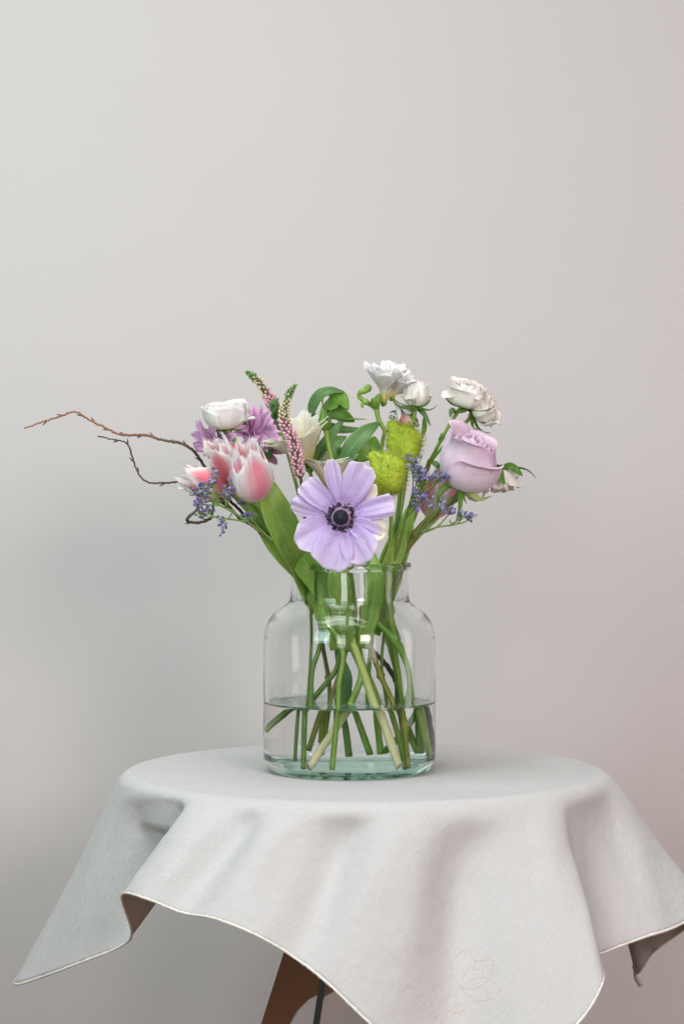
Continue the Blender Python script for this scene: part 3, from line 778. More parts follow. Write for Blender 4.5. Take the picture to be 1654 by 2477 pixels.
for q in range(4):
    bv, bf = [], []
    L = 0.0095 + 0.0009 * q
    p0 = np.array((0.0052, 0, 0.004)); p1 = np.array((L, 0.0004 * (q - 1.5), 0.0052 - 0.0005 * q))
    n = len(bv); t = np.array((0, 0.00018, 0)); u_ = np.array((0, 0, 0.0002))
    bv += [p0 + t, p0 - t, p0 + u_, p1 + t, p1 - t, p1 + u_]; bf += [(0, 1, 4, 3), (1, 2, 5, 4), (2, 0, 3, 5)]
    blob(bv, bf, p1, 0.00098, 0.7)
    st_me.append(mesh_data('stamen', bv, bf, M['stamen']))
for k in range(295):
    place('stamen', st_me[int(g.integers(0, 4))], disc, AM @ Matrix.Rotation(g.uniform(0, 2 * PI), 4, 'Z') @ Matrix.Scale(g.uniform(0.62, 1.06), 4))

# ---- ranunculus
RC = P(550, 1037, -0.02)
ra = make('ranunculus', 'white cup-shaped ranunculus facing upward at far left above the tulips', 'ranunculus',
          [RC, P(558, 1050, -0.02), P(572, 1070, -0.02), P(588, 1090, -0.015), P(640, 1200, -0.012), P(715, 1330, -0.015), J(-32, -26, 168), J(-22, -40, 140), J(-6, -47, 111), J(-9, -52, 80), J(-10, -54, 55), J(-14, -56, 8)], [0.0027, 0.0026, 0.0028], M['stem'])
RM = frame(RC, (-0.10, -0.16, 1))
RAN = [(0.05, 0.0), (0.50, 0.04), (0.86, 0.25), (1.0, 0.52), (1.03, 0.75), (1.04, 0.92), (1.08, 1.0)]
RANT = [(0.05, 0.0), (0.50, 0.05), (0.84, 0.26), (0.94, 0.52), (0.88, 0.75), (0.78, 0.92), (0.72, 1.0)]
g = np.random.default_rng(11)
for i in range(22):
    s = (i + 1) / 22
    pts = cup_petal(mixprof(RANT, RAN, s ** 1.5), (0.003 + 0.0165 * s), (0.0195 + 0.0025 * s) * g.uniform(0.95, 1.04), 1.15, 12, 15, 0.17, 2.6, 0.0007 * s, 4, roll=0.05 * s, seed=i)
    sheet('petal', pts, M['ranunculus'], ra, RM @ Matrix.Rotation(i * 2.39996, 4, 'Z'), thick=0.0003)
for i, a in enumerate((165, 200)):
    pts = petal(0.021, 0.017, lambda u: 0.5 + 0.5 * math.sin(PI * min(1, u * 1.2) / 1.3), 0.55 + 0.15 * i, 0.15, 0.3, 0.3, 2, 10, 9, 0.001, 5, 0.006, i)
    sheet('petal', pts, M['ranunculus'], ra, RM @ Matrix.Rotation(math.radians(a), 4, 'Z'), thick=0.0003)
sepals(ra, RM, 5, 0.020, 0.0075, M['sepal'], -0.35, 0.55, 0.002, 4)

# ---- mauve blooms (one branching stem)
mc = make('chrysanthemum', 'mauve pink flower cluster of long petals behind the white ranunculus', 'chrysanthemum',
          [P(600, 1070, 0.02), P(625, 1120, 0.02), P(665, 1220, 0.015), P(735, 1345, 0.01), J(-28, 10, 166), J(-24, 10, 114), J(-18, 12, 78), J(-17, 15, 50), J(-17, 16, 26)], [0.002, 0.0022, 0.0025], M['stem_brown'], nodes=((0.6, 0.8), (0.8, 0.9),))
def daisy(parent, c, axis, L, W, n, seed, openang, mat='mauve'):
    Mx = frame(c, axis); g = np.random.default_rng(seed)
    b = receptacle(parent, Mx, 0.0035, 0.005, M['sepal'], 'bloom')
    for i in range(int(n * 1.6)):
        lay = i % 4
        pts = petal(L * MM * g.uniform(0.85, 1.12), W * 0.76 * MM, lambda u: 0.35 + 0.65 * math.sin(PI * min(0.8, 0.15 + u * 0.75)), openang + 0.26 * lay + g.uniform(-.15, .15), openang - 0.5 + g.uniform(-.3, .3), 0.5, 0.28, 2.2, 12, 7, 0.0004, 3, 0.001, seed * 40 + i, fold=0.1)
        sheet('petal', pts, M[mat], b, Mx @ Matrix.Rotation(i * 2.39996 + g.uniform(-.2, .2), 4, 'Z'), thick=0.0003)
    return b
for (px, py, d, ax, L, W, n, sd, oa) in ((606, 1052, 0.0, (0.55, -0.75, 0.35), 74, 30, 15, 1, 0.55), (536, 1066, -0.004, (-0.55, -0.6, -0.30), 80, 32, 18, 2, 0.35),
                                         (668, 1050, 0.035, (0.5, -0.3, 0.75), 66, 30, 12, 3, 0.7), (575, 1030, 0.03, (0.1, -0.35, 0.9), 72, 32, 12, 4, 0.6), (630, 1080, 0.02, (0.3, -0.8, -0.4), 60, 26, 12, 5, 0.5)):
    c = P(px, py, d)
    daisy(mc, c, ax, L, W, n, sd, oa)
    tube('stalk', [c, c.lerp(P(625, 1120, 0.02), 0.5) + Vector((0, 0.004, 0)), P(627, 1125, 0.02)], 0.0012, M['stem_dark'], mc)
leaf('leaf', [P(585, 1085, -0.002), P(605, 1068, -0.006), P(618, 1052, -0.006)], 26 * MM, M['leaf_dark'], mc)
leaf('leaf', [P(655, 1060, 0.01), P(672, 1048, 0.008), P(684, 1042, 0.01)], 20 * MM, M['leaf_dark'], mc)
leaf('leaf', [P(635, 1110, 0.012), P(648, 1095, 0.01), P(655, 1075, 0.012)], 22 * MM, M['leaf_dark'], mc)

# ---- fringed tulips
TUL = [(0.05, 0.0), (0.52, 0.05), (0.92, 0.27), (1.0, 0.46), (0.88, 0.70), (0.72, 0.90), (0.68, 1.0)]
TULO = [(0.05, 0.0), (0.50, 0.05), (0.90, 0.25), (1.05, 0.46), (1.05, 0.70), (1.0, 0.9), (1.04, 1.0)]
def tulip(parent, Mx, R, H, seed, open_=0.0, mats=('tulip', 'tulip'), rot=0.0, hw=1.12):
    g = np.random.default_rng(seed)
    for i in range(6):
        inner = i < 3
        pr = mixprof(TUL, TULO, open_ * (0.6 if inner else 1.0))
        pts = cup_petal(pr, R * (0.90 if inner else 1.0), H * g.uniform(0.95, 1.05), hw, 18, 45, 0.24, 1.9, 0.0011, 5, 0.10, 0.0, 0.3, seed * 9 + i, 0.08)
        for j in (0, 44):     # fringe down the flanks
            for q in range(8, 18, 2):
                pts[q, j] += (pts[q, j] - pts[q, 3 if j == 0 else 41]) * g.uniform(0.3, 1.2)
        sheet('petal', pts, M[mats[0 if not inner else 1]], parent, Mx @ Matrix.Rotation(rot + i * 2 * PI / 3 + (PI / 3 if inner else 0), 4, 'Z'), thick=0.0003)
TG = 'fringed pink and white tulips'
b1 = P(616, 1208, -0.062)
t1 = make('tulip', 'large fringed tulip, white with a pink flame, nearest the front at left', 'tulip',
          [b1, P(638, 1235, -0.058), P(700, 1330, -0.045), J(-36, -26, 168), J(-10, -18, 130), J(6, -8, 100), J(10, -6, 83), J(-2, -14, 55), J(-31, -40, 8)], [0.0030, 0.0032, 0.0036], M['stem_tulip'], TG)
tulip(t1, frame(b1, (-0.15, -0.42, 0.87)), 52 * MM, 122 * MM, 21, 0.15, ('tulip', 'tulip'), rot=math.radians(-42))
b2 = P(578, 1158, -0.03)
t2 = make('tulip', 'fringed tulip with deep pink streak tucked behind the front tulip', 'tulip',
          [b2, P(610, 1210, -0.028), P(690, 1330, -0.02), J(-40, -8, 168), J(-14, 8, 130), J(-6, 10, 100), J(2, 16, 60), J(12, 28, 14)], [0.0022, 0.0023, 0.0025], M['stem'], TG)
tulip(t2, frame(b2, (-0.55, -0.45, 0.80)), 37 * MM, 100 * MM, 22, 0.35, ('tulip_deep', 'tulip'), rot=math.radians(-60))
b3 = P(560, 1192, -0.028)
t3 = make('tulip', 'coral pink fringed tulip leaning far left, its tip pointing left', 'tulip',
          [b3, P(600, 1235, -0.02), P(690, 1335, -0.012), J(-42, 4, 168), J(-12, 22, 130), J(8, 30, 100), J(26, 30, 60), J(40, 26, 14)], [0.0022, 0.0023, 0.0025], M['stem'], TG)
tulip(t3, frame(b3, (-0.88, -0.30, 0.32)), 36 * MM, 112 * MM, 23, 0.6, ('tulip_deep', 'tulip_deep'), rot=math.radians(-100))
b4 = P(1040, 1246, 0.045)
t4 = make('tulip', 'pale fringed tulip with pink streaks hidden behind the lavender rose stem', 'tulip',
          [b4, P(1015, 1290, 0.04), P(965, 1350, 0.03), J(34, 22, 168), J(16, 16, 130), J(-6, 12, 106), J(-12, 4, 88), J(-30, 6, 65), J(-55, 14, 34)], [0.0024, 0.0026, 0.0030], M['stem_dark'], TG)
tulip(t4, frame(b4, (0.30, -0.50, 0.80)), 44 * MM, 116 * MM, 24, 0.2, ('tulip', 'tulip_deep'), rot=math.radians(-60))
tl = lambda u: max(0.03, (math.sin(PI * min(1.0, 0.20 + 0.8 * (1 - u) ** 0.85)) ** 0.7) if u < 0.999 else 0.03)
tsh = lambda u: max(0.02, min(1.0, (u / 0.32) ** 0.75) * (1.0 - 0.45 * max(0, (u - 0.45) / 0.55)))
leaf('leaf', [P(626, 1118, -0.052), P(648, 1190, -0.058), P(685, 1280, -0.055), P(722, 1350, -0.045), J(-34, -30, 160), J(-26, -32, 140)], 80 * MM, M['leaf'], t1, (0.35, -1, 0.25), 0.22, 30, 9, tsh, 0.05, 1)
leaf('leaf', [P(596, 1212, -0.045), P(640, 1268, -0.05), P(690, 1330, -0.045), J(-36, -28, 172), J(-26, -34, 150), J(-18, -38, 128)], 62 * MM, M['leaf'], t2, (-0.25, -1, 0.2), 0.25, 28, 9, tsh, 0.06, 2)
leaf('leaf', [P(655, 1215, -0.040), P(690, 1290, -0.046), P(738, 1360, -0.043), J(-22, -38, 160), J(-14, -40, 130), J(-10, -38, 110)], 66 * MM, M['leaf'], t3, (0.1, -1, 0.1), 0.18, 28, 9, tsh, 0.04, 3)
leaf('leaf', [P(1000, 1205, 0.02), P(985, 1260, 0.0), P(968, 1330, -0.012), J(36, -18, 168), J(30, -20, 146), J(22, -20, 122)], 50 * MM, M['leaf'], t4, (-0.3, -1, 0.1), 0.25, 26, 9, tsh, 0.05, 4)
leaf('leaf', [P(988, 1225, -0.01), P(972, 1290, -0.022), P(950, 1352, -0.03), J(28, -32, 166), J(20, -34, 140), J(14, -30, 118)], 44 * MM, M['leaf'], t4, (0.3, -1, 0.1), 0.25, 26, 9, tsh, 0.05, 5)

leaf('leaf', [P(800, 1345, -0.030), J(-10, -40, 172), J(-8, -40, 150), J(-4, -38, 126), J(-6, -34, 108)], 58 * MM, M['leaf'], t1, (0.15, -1, 0.05), 0.2, 22, 9, tsh, 0.05, 11)
leaf('leaf', [P(905, 1335, -0.020), J(22, -36, 172), J(20, -36, 150), J(14, -34, 126), J(12, -30, 110)], 48 * MM, M['leaf'], t4, (-0.15, -1, 0.05), 0.2, 22, 9, tsh, 0.05, 12)

# ---- veronica spikes
def bud_mesh(mat, r, h, open_=False):
    prof = [(0.35, 0), (0.95, 0.25), (1.0, 0.55), (0.6, 0.9), (0.05, 1.0)]
    v, f = lathe([(a * r, b * h) for a, b in prof], 6)
    return mesh_data('floret', v, f, mat, [(i / 4, k / 6) for i in range(5) for k in range(6)])
FL = {k: bud_mesh(M[k], 0.00125, 0.0033) for k in ('bud_green', 'bud_white', 'bud_pink')}
def veronica(label, pts_px, d, radii, stem_pts, smat, g_at, w_at, nrows, seed, maxn=290):
    """pts from tip to base; radii in px along the same"""
    pts = [P(x, y, d + dz) for x, y, dz in pts_px]
    t = make('veronica', label, 'veronica', [pts[-1]] + stem_pts, [0.0015, 0.0020, 0.0024], smat, 'pink veronica spikes')
    path = crs(pts, 80); rr = np.interp(np.linspace(0, 1, 80), np.linspace(0, 1, len(radii)), radii) * MM
    place('spike', tube_mesh('spike', path, np.maximum(rr - 0.0022, 0.0009), M['spike'], 9, 0.05), t)
    T = np.gradient(path, axis=0); g = np.random.default_rng(seed)
    L = np.linalg.norm(np.diff(path, axis=0), axis=1).sum()
    k = 0
    s = 0.004; a = 0.0
    while s < 1 and k < maxn:
        i = min(78, int(s * 79)); f_ = s * 79 - i
        p = path[i] * (1 - f_) + path[i + 1] * f_; r = float(np.interp(s, np.linspace(0, 1, 80), rr))
        z = Vector(-T[i]).normalized()
        ref = z.orthogonal().normalized(); ref2 = z.cross(ref)
        o = ref * math.cos(a) + ref2 * math.sin(a)
        tilt = 0.60 + 0.32 * min(1, s * 2)
        d_ = (o * tilt + z * (1 - tilt * 0.55)).normalized()
        kind = 'bud_green' if s < g_at + g.uniform(-.04, .04) else ('bud_white' if s < w_at + g.uniform(-.06, .06) else 'bud_pink')
        size = max(0.38, min(1.0, 0.38 + r / (14 * MM) * 0.6)) * g.uniform(0.85, 1.12) * (1.12 if kind == 'bud_pink' else 0.92)
        q = d_.to_track_quat('Z', 'Y').to_matrix().to_4x4()
        place('floret', FL[kind], t, Matrix.Translation(Vector(p) + o * max(0, r - 0.0026 * size)) @ q @ Matrix.Scale(size, 4))
        a += 2.39996 + g.uniform(-.22, .22); k += 1
        s += max(0.0011, 0.0022 * min(1.0, 0.45 + r / 0.0055)) ** 2 * 2.7 / (2 * PI * max(r, 0.0013)) / L
    return t
v1 = veronica('pink veronica spike standing upright in front, green tip bending right', [(716, 931, 0), (704, 945, 0), (696, 962, 0), (689, 985, 0), (686, 1006, 0), (692, 1032, 0), (704, 1056, 0), (712, 1080, 0), (718, 1105, 0), (721, 1130, 0), (727, 1155, 0)], -0.045,
         [4, 9, 11.5, 13, 14.5, 15.5, 16.5, 17, 17, 16, 13], [P(738, 1220, -0.035), P(775, 1350, -0.02), J(-16, -10, 166), J(-8, -2, 125), J(-3, 0, 106), J(-18, -6, 58), J(-28, -10, 21)], M['stem_brown'], 0.18, 0.46, 30, 1)
v2 = veronica('shorter pink veronica spike leaning left with a green pointed tip', [(596, 899, 0), (610, 909, 0), (626, 923, 0), (641, 945, 0), (652, 964, 0), (660, 978, 0), (668, 992, 0)], -0.02,
         [4.5, 10.5, 12, 13.5, 15.5, 16.5, 14], [P(676, 1012, -0.018), P(700, 1110, -0.01), P(760, 1330, 0.0), J(-20, 4, 166), J(-14, 14, 125), J(-10, 24, 92), J(-4, 30, 52), J(0, 34, 12)], M['stem_dark'], 0.25, 0.55, 22, 2, 210)
g = np.random.default_rng(8)
for k in range(16):
    s = k / 15; c = P(666 + 14 * s + g.uniform(-5, 5), 984 + 56 * s, -0.026 + g.uniform(-.004, .004))
    leaf('bract', [c, c + Vector((g.uniform(-.004, .004), -0.003, 0.003)), c + Vector((g.uniform(-.007, .007), -0.005, 0.0075))], 0.0042, M['leaf_dark'], v2, (0, -1, 0.3), 0.2, 8, 3)

# ---- lisianthus: open white bloom, second bloom low behind the anemone, bud and leaves
ls = make('lisianthus', 'ruffled white lisianthus behind the veronica spike, with a closed green bud', 'lisianthus',
          [P(748, 1135, 0.0), P(762, 1190, 0.0), P(790, 1330, -0.005), J(-18, -16, 168), J(-25, -20, 114), J(-32, -24, 89), J(-33, -28, 56), J(-36, -42, 8)], [0.0016, 0.0024, 0.0026], M['stem_dark'], nodes=((0.56, 0.9), (0.80, 0.9)))
LIS = [(0.04, 0.0), (0.25, 0.12), (0.46, 0.38), (0.72, 0.64), (1.0, 0.86), (1.22, 0.96)]
def lisi(parent, Mx, R, H, seed, n=6, mat='lisianthus'):
    for i in range(n):
        pts = cup_petal(LIS, R * (1 - 0.10 * (i % 2)), H * (1 + 0.05 * (i % 2)), 0.95, 20, 31, 0.16, 2.0, 0.0062, 8.0, roll=0.1, seed=seed * 7 + i)
        sheet('petal', pts, M[mat], parent, Mx @ Matrix.Rotation(i * 2 * PI / n * 2 + (0.5 if i >= n / 2 else 0), 4, 'Z'), thick=0.0003)
bl = receptacle(ls, frame(P(748, 1132, 0.0), (-0.25, -0.25, 0.95)), 0.004, 0.006, M['stem_dark'], 'bloom')
lisi(bl, frame(P(747, 1128, 0.0), (-0.34, -0.30, 0.88)), 74 * MM, 108 * MM, 3)
sepals(bl, frame(P(748, 1130, 0.0), (-0.25, -0.25, 0.95)), 5, 0.030, 0.003, M['leaf_dark'], 0.9, 1.2, 0.003, 31)
bl2 = receptacle(ls, frame(P(800, 1190, 0.0), (0, -0.3, 1)), 0.004, 0.006, M['stem_dark'], 'bloom')
lisi(bl2, frame(P(800, 1192, 0.0), (-0.05, -0.2, 1)), 52 * MM, 92 * MM, 4)
tube('stalk', [P(800, 1190, 0.0), P(795, 1250, 0.0), P(790, 1320, -0.004)], 0.0016, M['stem_dark'], ls)
tube('stalk', [P(788, 1040, -0.02), P(795, 1080, -0.02), P(803, 1120, -0.018), P(806, 1200, -0.012), P(796, 1320, -0.005)], [0.0020, 0.0019, 0.0021], M['stem'], ls)
bm = frame(P(789, 1043, -0.02), (-0.16, -0.1, 1))
bud = receptacle(ls, bm, 0.0026, 0.004, M['stem'], 'bud')
for i in range(5):
    pts = cup_petal([(0.3, 0), (0.9, 0.18), (1.0, 0.38), (0.66, 0.62), (0.3, 0.85), (0.16, 1.0)], 0.0058, 0.0225, 0.62, 12, 7, 0.1, 2.0, seed=i)
    sheet('sepal', pts, M['sepal'], bud, bm @ Matrix.Rotation(i * 2 * PI / 5, 4, 'Z'))
for (x, y) in ((774, 945), (783, 943), (779, 962)):
    tube('sepal_tip', [P(785, 1012, -0.021), P(781, 985, -0.022), P(x, y, -0.022)], [0.0007, 0.0006, 0.0003], M['sepal'], bud, sides=5)
tube('sepal_tip', [P(787, 1006, -0.021), P(797, 998, -0.024), P(806, 985, -0.026)], [0.0006, 0.0003], M['stem_dark'], bud, sides=5)
bs = lambda u: max(0.03, math.sin(PI * (0.06 + 0.94 * u)) ** 0.65 * (1.15 - 0.35 * u))
fl = make('foliage_sprig', 'sprig of broad dark green leaves rising behind the lilac anemone', 'leaves',
          [P(822, 1120, 0.0), P(826, 1200, 0.0), P(838, 1330, 0.0), J(2, 8, 168), J(6, 4, 130), J(13, 0, 89), J(28, -10, 56), J(43, -36, 8)], [0.0020, 0.0022, 0.0025], M['stem'])
leaf('leaf', [P(826, 1120, -0.012), P(850, 1085, -0.018), P(885, 1045, -0.014), P(920, 1020, 0.0)], 46 * MM, M['leaf_dark'], fl, (-0.2, -1, 0.5), 0.22, 24, 9, bs, 0.04, 1)
leaf('leaf', [P(824, 1112, -0.004), P(808, 1090, -0.008), P(812, 1070, -0.006), P(838, 1056, 0.0)], 36 * MM, M['leaf_dark'], fl, (0.1, -1, 0.3), 0.2, 20, 9, bs, 0.05, 2)
leaf('leaf', [P(848, 1104, 0.006), P(878, 1095, 0.002), P(900, 1078, 0.004), P(906, 1055, 0.01)], 46 * MM, M['leaf_mid'], fl, (0.1, -1, 0.2), 0.2, 20, 9, bs, 0.10, 3)
leaf('leaf', [P(752, 1128, 0.004), P(776, 1090, -0.002), P(808, 1045, -0.002), P(836, 1008, 0.006)], 30 * MM, M['leaf_dark'], fl, (-0.5, -1, 0.2), 0.25, 22, 7, bs, 0.03, 4)
leaf('leaf', [P(820, 1118, 0.0), P(824, 1098, -0.004), P(818, 1124, -0.012)], 14 * MM, M['leaf_mid'], fl, (0, -1, 0.3), 0.2, 12, 5)
sp = make('foliage_sprig', 'bent sprig with arching pointed leaves above the closed lisianthus bud', 'leaves',
          [P(740, 1030, 0.012), P(752, 1017, 0.012), P(762, 1010, 0.014), P(790, 1040, 0.02), P(812, 1140, 0.018), P(836, 1330, 0.012), J(-2, 14, 168), J(-6, 16, 110), J(-12, 26, 60), J(-16, 32, 14)], [0.0026, 0.0022, 0.0020, 0.0022], M['stem'])
leaf('leaf', [P(757, 1008, 0.010), P(758, 985, 0.004), P(775, 957, 0.0), P(802, 946, 0.0), P(832, 949, 0.004)], 34 * MM, M['leaf_dark'], sp, (-0.4, -1, 0.7), 0.30, 24, 9, bs, 0.0, 6)
leaf('leaf', [P(788, 980, 0.010), P(800, 972, 0.004), P(822, 962, 0.002), P(843, 992, 0.004)], 50 * MM, M['leaf_mid'], sp, (0.1, -1, 0.6), 0.15, 20, 9, bs, 0.0, 7)
leaf('leaf', [P(785, 975, 0.012), P(805, 990, 0.008), P(832, 1006, 0.006), P(858, 1020, 0.010)], 38 * MM, M['leaf_mid'], sp, (0.1, -1, -0.2), 0.2, 20, 9, bs, 0.0, 8)
leaf('leaf', [P(762, 1012, 0.010), P(800, 1013, 0.004), P(850, 1014, 0.004), P(886, 1014, 0.008)], 9 * MM, M['leaf_mid'], sp, (0, -0.5, 1), 0.2, 18, 5, bs, 0.0, 9)
leaf('leaf', [P(758, 1014, 0.014), P(780, 1030, 0.010), P(830, 1040, 0.012), P(880, 1038, 0.016)], 30 * MM, M['leaf_dark'], sp, (0, -1, 0.8), 0.2, 22, 7, bs, 0.0, 10)

# ---- white freesia
fs = make('freesia', 'white freesia with yellow throat and curled green buds at the top', 'freesia',
          [P(911, 985, 0.0), P(912, 1000, 0.0), P(917, 1018, 0.0), P(930, 1042, 0.0), P(926, 1062, 0.002), P(921, 1100, 0.004), P(915, 1200, 0.006), P(896, 1330, 0.004), J(14, 4, 168), J(20, 12, 130), J(18, 14, 100), J(16, 22, 60), J(18, 30, 14)], [0.0024, 0.0020, 0.0022, 0.0024], M['stem'])
FRE = [(0.10, 0.0), (0.13, 0.22), (0.26, 0.42), (0.56, 0.66), (0.84, 0.88), (1.02, 1.0)]
def freesia_bloom(c, axis, R, H, seed, n=8):
    Mx = frame(c, axis)
    b = receptacle(fs, Mx, 0.0022, 0.004, M['leaf_mid'], 'bloom')
    for i in range(n):
        pts = cup_petal(FRE, R * (0.55 + 0.45 * ((i * 0.618) % 1)), H * (0.86 + 0.20 * ((i * 0.382 + 0.2) % 1)), 0.62, 16, 13, 0.30, 2.2, 0.0022, 4, base=0.6, seed=seed * 9 + i, roll=-0.2)
        sheet('petal', pts, M['freesia'], b, Mx @ Matrix.Rotation(i * 2 * PI / n, 4, 'Z'), thick=0.0003)
freesia_bloom(P(926, 974, -0.004), (0.10, -0.30, 1), 66 * MM, 92 * MM, 1, 12)
freesia_bloom(P(928, 970, 0.002), (0.62, -0.1, 0.55), 52 * MM, 92 * MM, 2, 7)
freesia_bloom(P(945, 960, 0.006), (0.55, -0.2, -0.60), 34 * MM, 66 * MM, 3, 5)
freesia_bloom(P(930, 973, -0.006), (0.02, -0.42, 1), 42 * MM, 94 * MM, 5, 8)
freesia_bloom(P(948, 962, 0.0), (0.42, -0.42, 0.85), 52 * MM, 72 * MM, 6, 9)
leaf('bract', [P(910, 988, -0.006), P(911, 970, -0.010), P(919, 951, -0.008)], 19 * MM, M['leaf_mid'], fs, (-0.2, -1, 0), 0.3, 12, 5)
leaf('bract', [P(906, 985, -0.002), P(902, 972, -0.004), P(901, 962, -0.004)], 12 * MM, M['leaf_mid'], fs, (0, -1, 0), 0.3, 10, 5)
tube('bud_stalk', [P(910, 992, 0.0), P(897, 980, 0.0), P(884, 972, -0.001), P(870, 962, -0.002), P(866, 957, -0.002)], [0.0015, 0.0022, 0.0020, 0.0014], M['stem'], fs)
tube('bud', [P(866, 958, -0.002), P(873, 948, -0.003), P(884, 944, -0.003), P(890, 938, -0.003), P(889, 946, -0.002)], [0.0015, 0.0026, 0.0030, 0.0034, 0.0026], M['stem'], fs)
tube('bud', [P(890, 978, -0.001), P(884, 972, -0.004), P(876, 967, -0.004)], [0.0014, 0.0030, 0.0012], M['stem'], fs)
leaf('bract', [P(876, 970, -0.003), P(876, 980, -0.005), P(876, 988, -0.004)], 8 * MM, M['leaf_mid'], fs, (0, -1, 0), 0.3, 8, 5)
leaf('bract', [P(931, 1046, 0.0), P(940, 1042, -0.002), P(950, 1044, -0.002)], 5 * MM, M['leaf_dark'], fs, (0, -1, 0.5), 0.2, 8, 3)

# ---- spray roses
def spray(parent, c, axis, R, H, seed, n=11, open_=0.8, mats=None, nsep=5, sL=0.017, a0=0.2, a1=0.3, sm='sepal'):
    Mx = frame(c, axis)
    b = receptacle(parent, Mx, 0.0036, 0.006, M['sepal'], 'bloom')
    rose(b, Mx, R, H, M['spray'], n, 1.1, seed, open_, 0.0019, mats)
    gl = np.random.default_rng(seed + 400)
    for q in range(4):      # loose outer petals
        pts = petal(R * gl.uniform(1.15, 1.45), R * 1.25, lambda u: 0.45 + 0.55 * math.sin(PI * min(1, u * 1.25) / 2), gl.uniform(0.55, 0.95), gl.uniform(0.1, 0.7), 0.45, 0.3, 2.2, 14, 13, 0.0016, 4, R * 0.25, seed * 3 + q, crease=0.0006)
        sheet('petal', pts, M['spray'], b, Mx @ Matrix.Rotation(q * PI / 2 + gl.uniform(-0.5, 0.5), 4, 'Z'), thick=0.0003)
    sepals(b, Mx @ Matrix.Translation((0, 0, -0.0012)), nsep, sL * 1.2, 0.0092, M[sm], -0.30 + 0.2 * a0, 1.15, 0.002, seed + 70)
    return b
SG = 'cream spray roses with pink edges'
sa = make('spray_rose', 'small cream spray rose pair beside the white freesia, one drooping pink edged', 'rose',
          [P(1003, 985, -0.004), P(1000, 1010, -0.002), P(996, 1035, 0.004), P(985, 1110, 0.016), P(965, 1250, 0.016), P(925, 1345, 0.010), J(26, 12, 168), J(30, 10, 130), J(40, 8, 90), J(46, 4, 63), J(58, 0, 12)], [0.0024, 0.0022, 0.0025], M['stem'], SG)
spray(sa, P(1003, 981, -0.006), (0.06, -0.22, 1), 33 * MM, 64 * MM, 41, 10, 0.55, None, 5, 0.020, 0.45, 0.35)
spray(sa, P(985, 1000, 0.010), (-0.35, -0.25, -0.85), 30 * MM, 50 * MM, 42, 10, 0.85, [M['spray'], M['spray'], M['spray_pink']], 5, 0.014, 0.5, 0.8)
tube('stalk', [P(986, 999, 0.010), P(990, 1006, 0.010), P(997, 1030, 0.005)], 0.0013, M['stem'], sa)
leaf('leaf', [P(1022, 1055, 0.002), P(1026, 1030, -0.002), P(1024, 1010, -0.002)], 13 * MM, M['leaf_mid'], sa, (0.3, -1, 0), 0.2, 12, 5)
tube('stalk', [P(1024, 1048, 0.001), P(1016, 1066, 0.006), P(995, 1100, 0.014)], 0.0010, M['stem'], sa)
leaf('leaf', [P(1010, 990, -0.006), P(1024, 1000, -0.010), P(1042, 1031, -0.010)], 12 * MM, M['leaf_dark'], sa, (0.2, -1, 0), 0.2, 12, 5)

sb = make('spray_rose', 'cream spray rose with two open blooms at upper right above the lavender rose', 'rose',
          [P(1040, 1112, 0.012), P(1028, 1150, 0.012), P(1005, 1240, 0.010), P(958, 1345, 0.0), J(32, -8, 168), J(10, -20, 136), J(20, -22, 105), J(27, -22, 85), J(39, -25, 55), J(46, -38, 8)], [0.0022, 0.0026, 0.0028], M['stem_olive'], SG, nodes=((0.72, 0.8), (0.88, 0.8)))
spray(sb, P(1125, 983, 0.0), (0.16, -0.28, 0.95), 46 * MM, 62 * MM, 43, 13, 1.0, None, 5, 0.021, 0.30, 0.5)
spray(sb, P(1146, 1000, 0.006), (0.74, -0.30, 0.32), 37 * MM, 60 * MM, 44, 11, 0.95, None, 5, 0.018, 0.1, 0.0)
tube('stalk', [P(1124, 980, 0.0), P(1108, 994, 0.0), P(1085, 1030, 0.002), P(1062, 1072, 0.006), P(1040, 1114, 0.012)], [0.0024, 0.0014, 0.0016], M['stem'], sb, nodes=((0.35, 0.5), (0.6, 0.5)))
tube('stalk', [P(1145, 1001, 0.006), P(1130, 1017, 0.004), P(1098, 1055, 0.002), P(1068, 1084, 0.005), P(1042, 1116, 0.012)], [0.0022, 0.0011, 0.0013], M['stem_rose'], sb)
for (a, b_, c_, w) in (((1102, 998), (1092, 992), (1088, 1010), 12), ((1116, 1030), (1124, 1036), (1130, 1044), 9), ((1100, 1050), (1108, 1046), (1116, 1048), 7), ((1060, 1066), (1066, 1056), (1068, 1046), 6), ((1044, 1118), (1056, 1124), (1062, 1134), 14)):
    leaf('leaflet', [P(*a, -0.002), P(*b_, -0.005), P(*c_, -0.004)], w * MM, M['leaf_dark'], sb, (0, -1, 0.2), 0.2, 10, 5)
tube('stalk', [P(1083, 1036, 0.002), P(1096, 1030, 0.0), P(1114, 1028, 0.0)], 0.0006, M['stem_dark'], sb, sides=5)

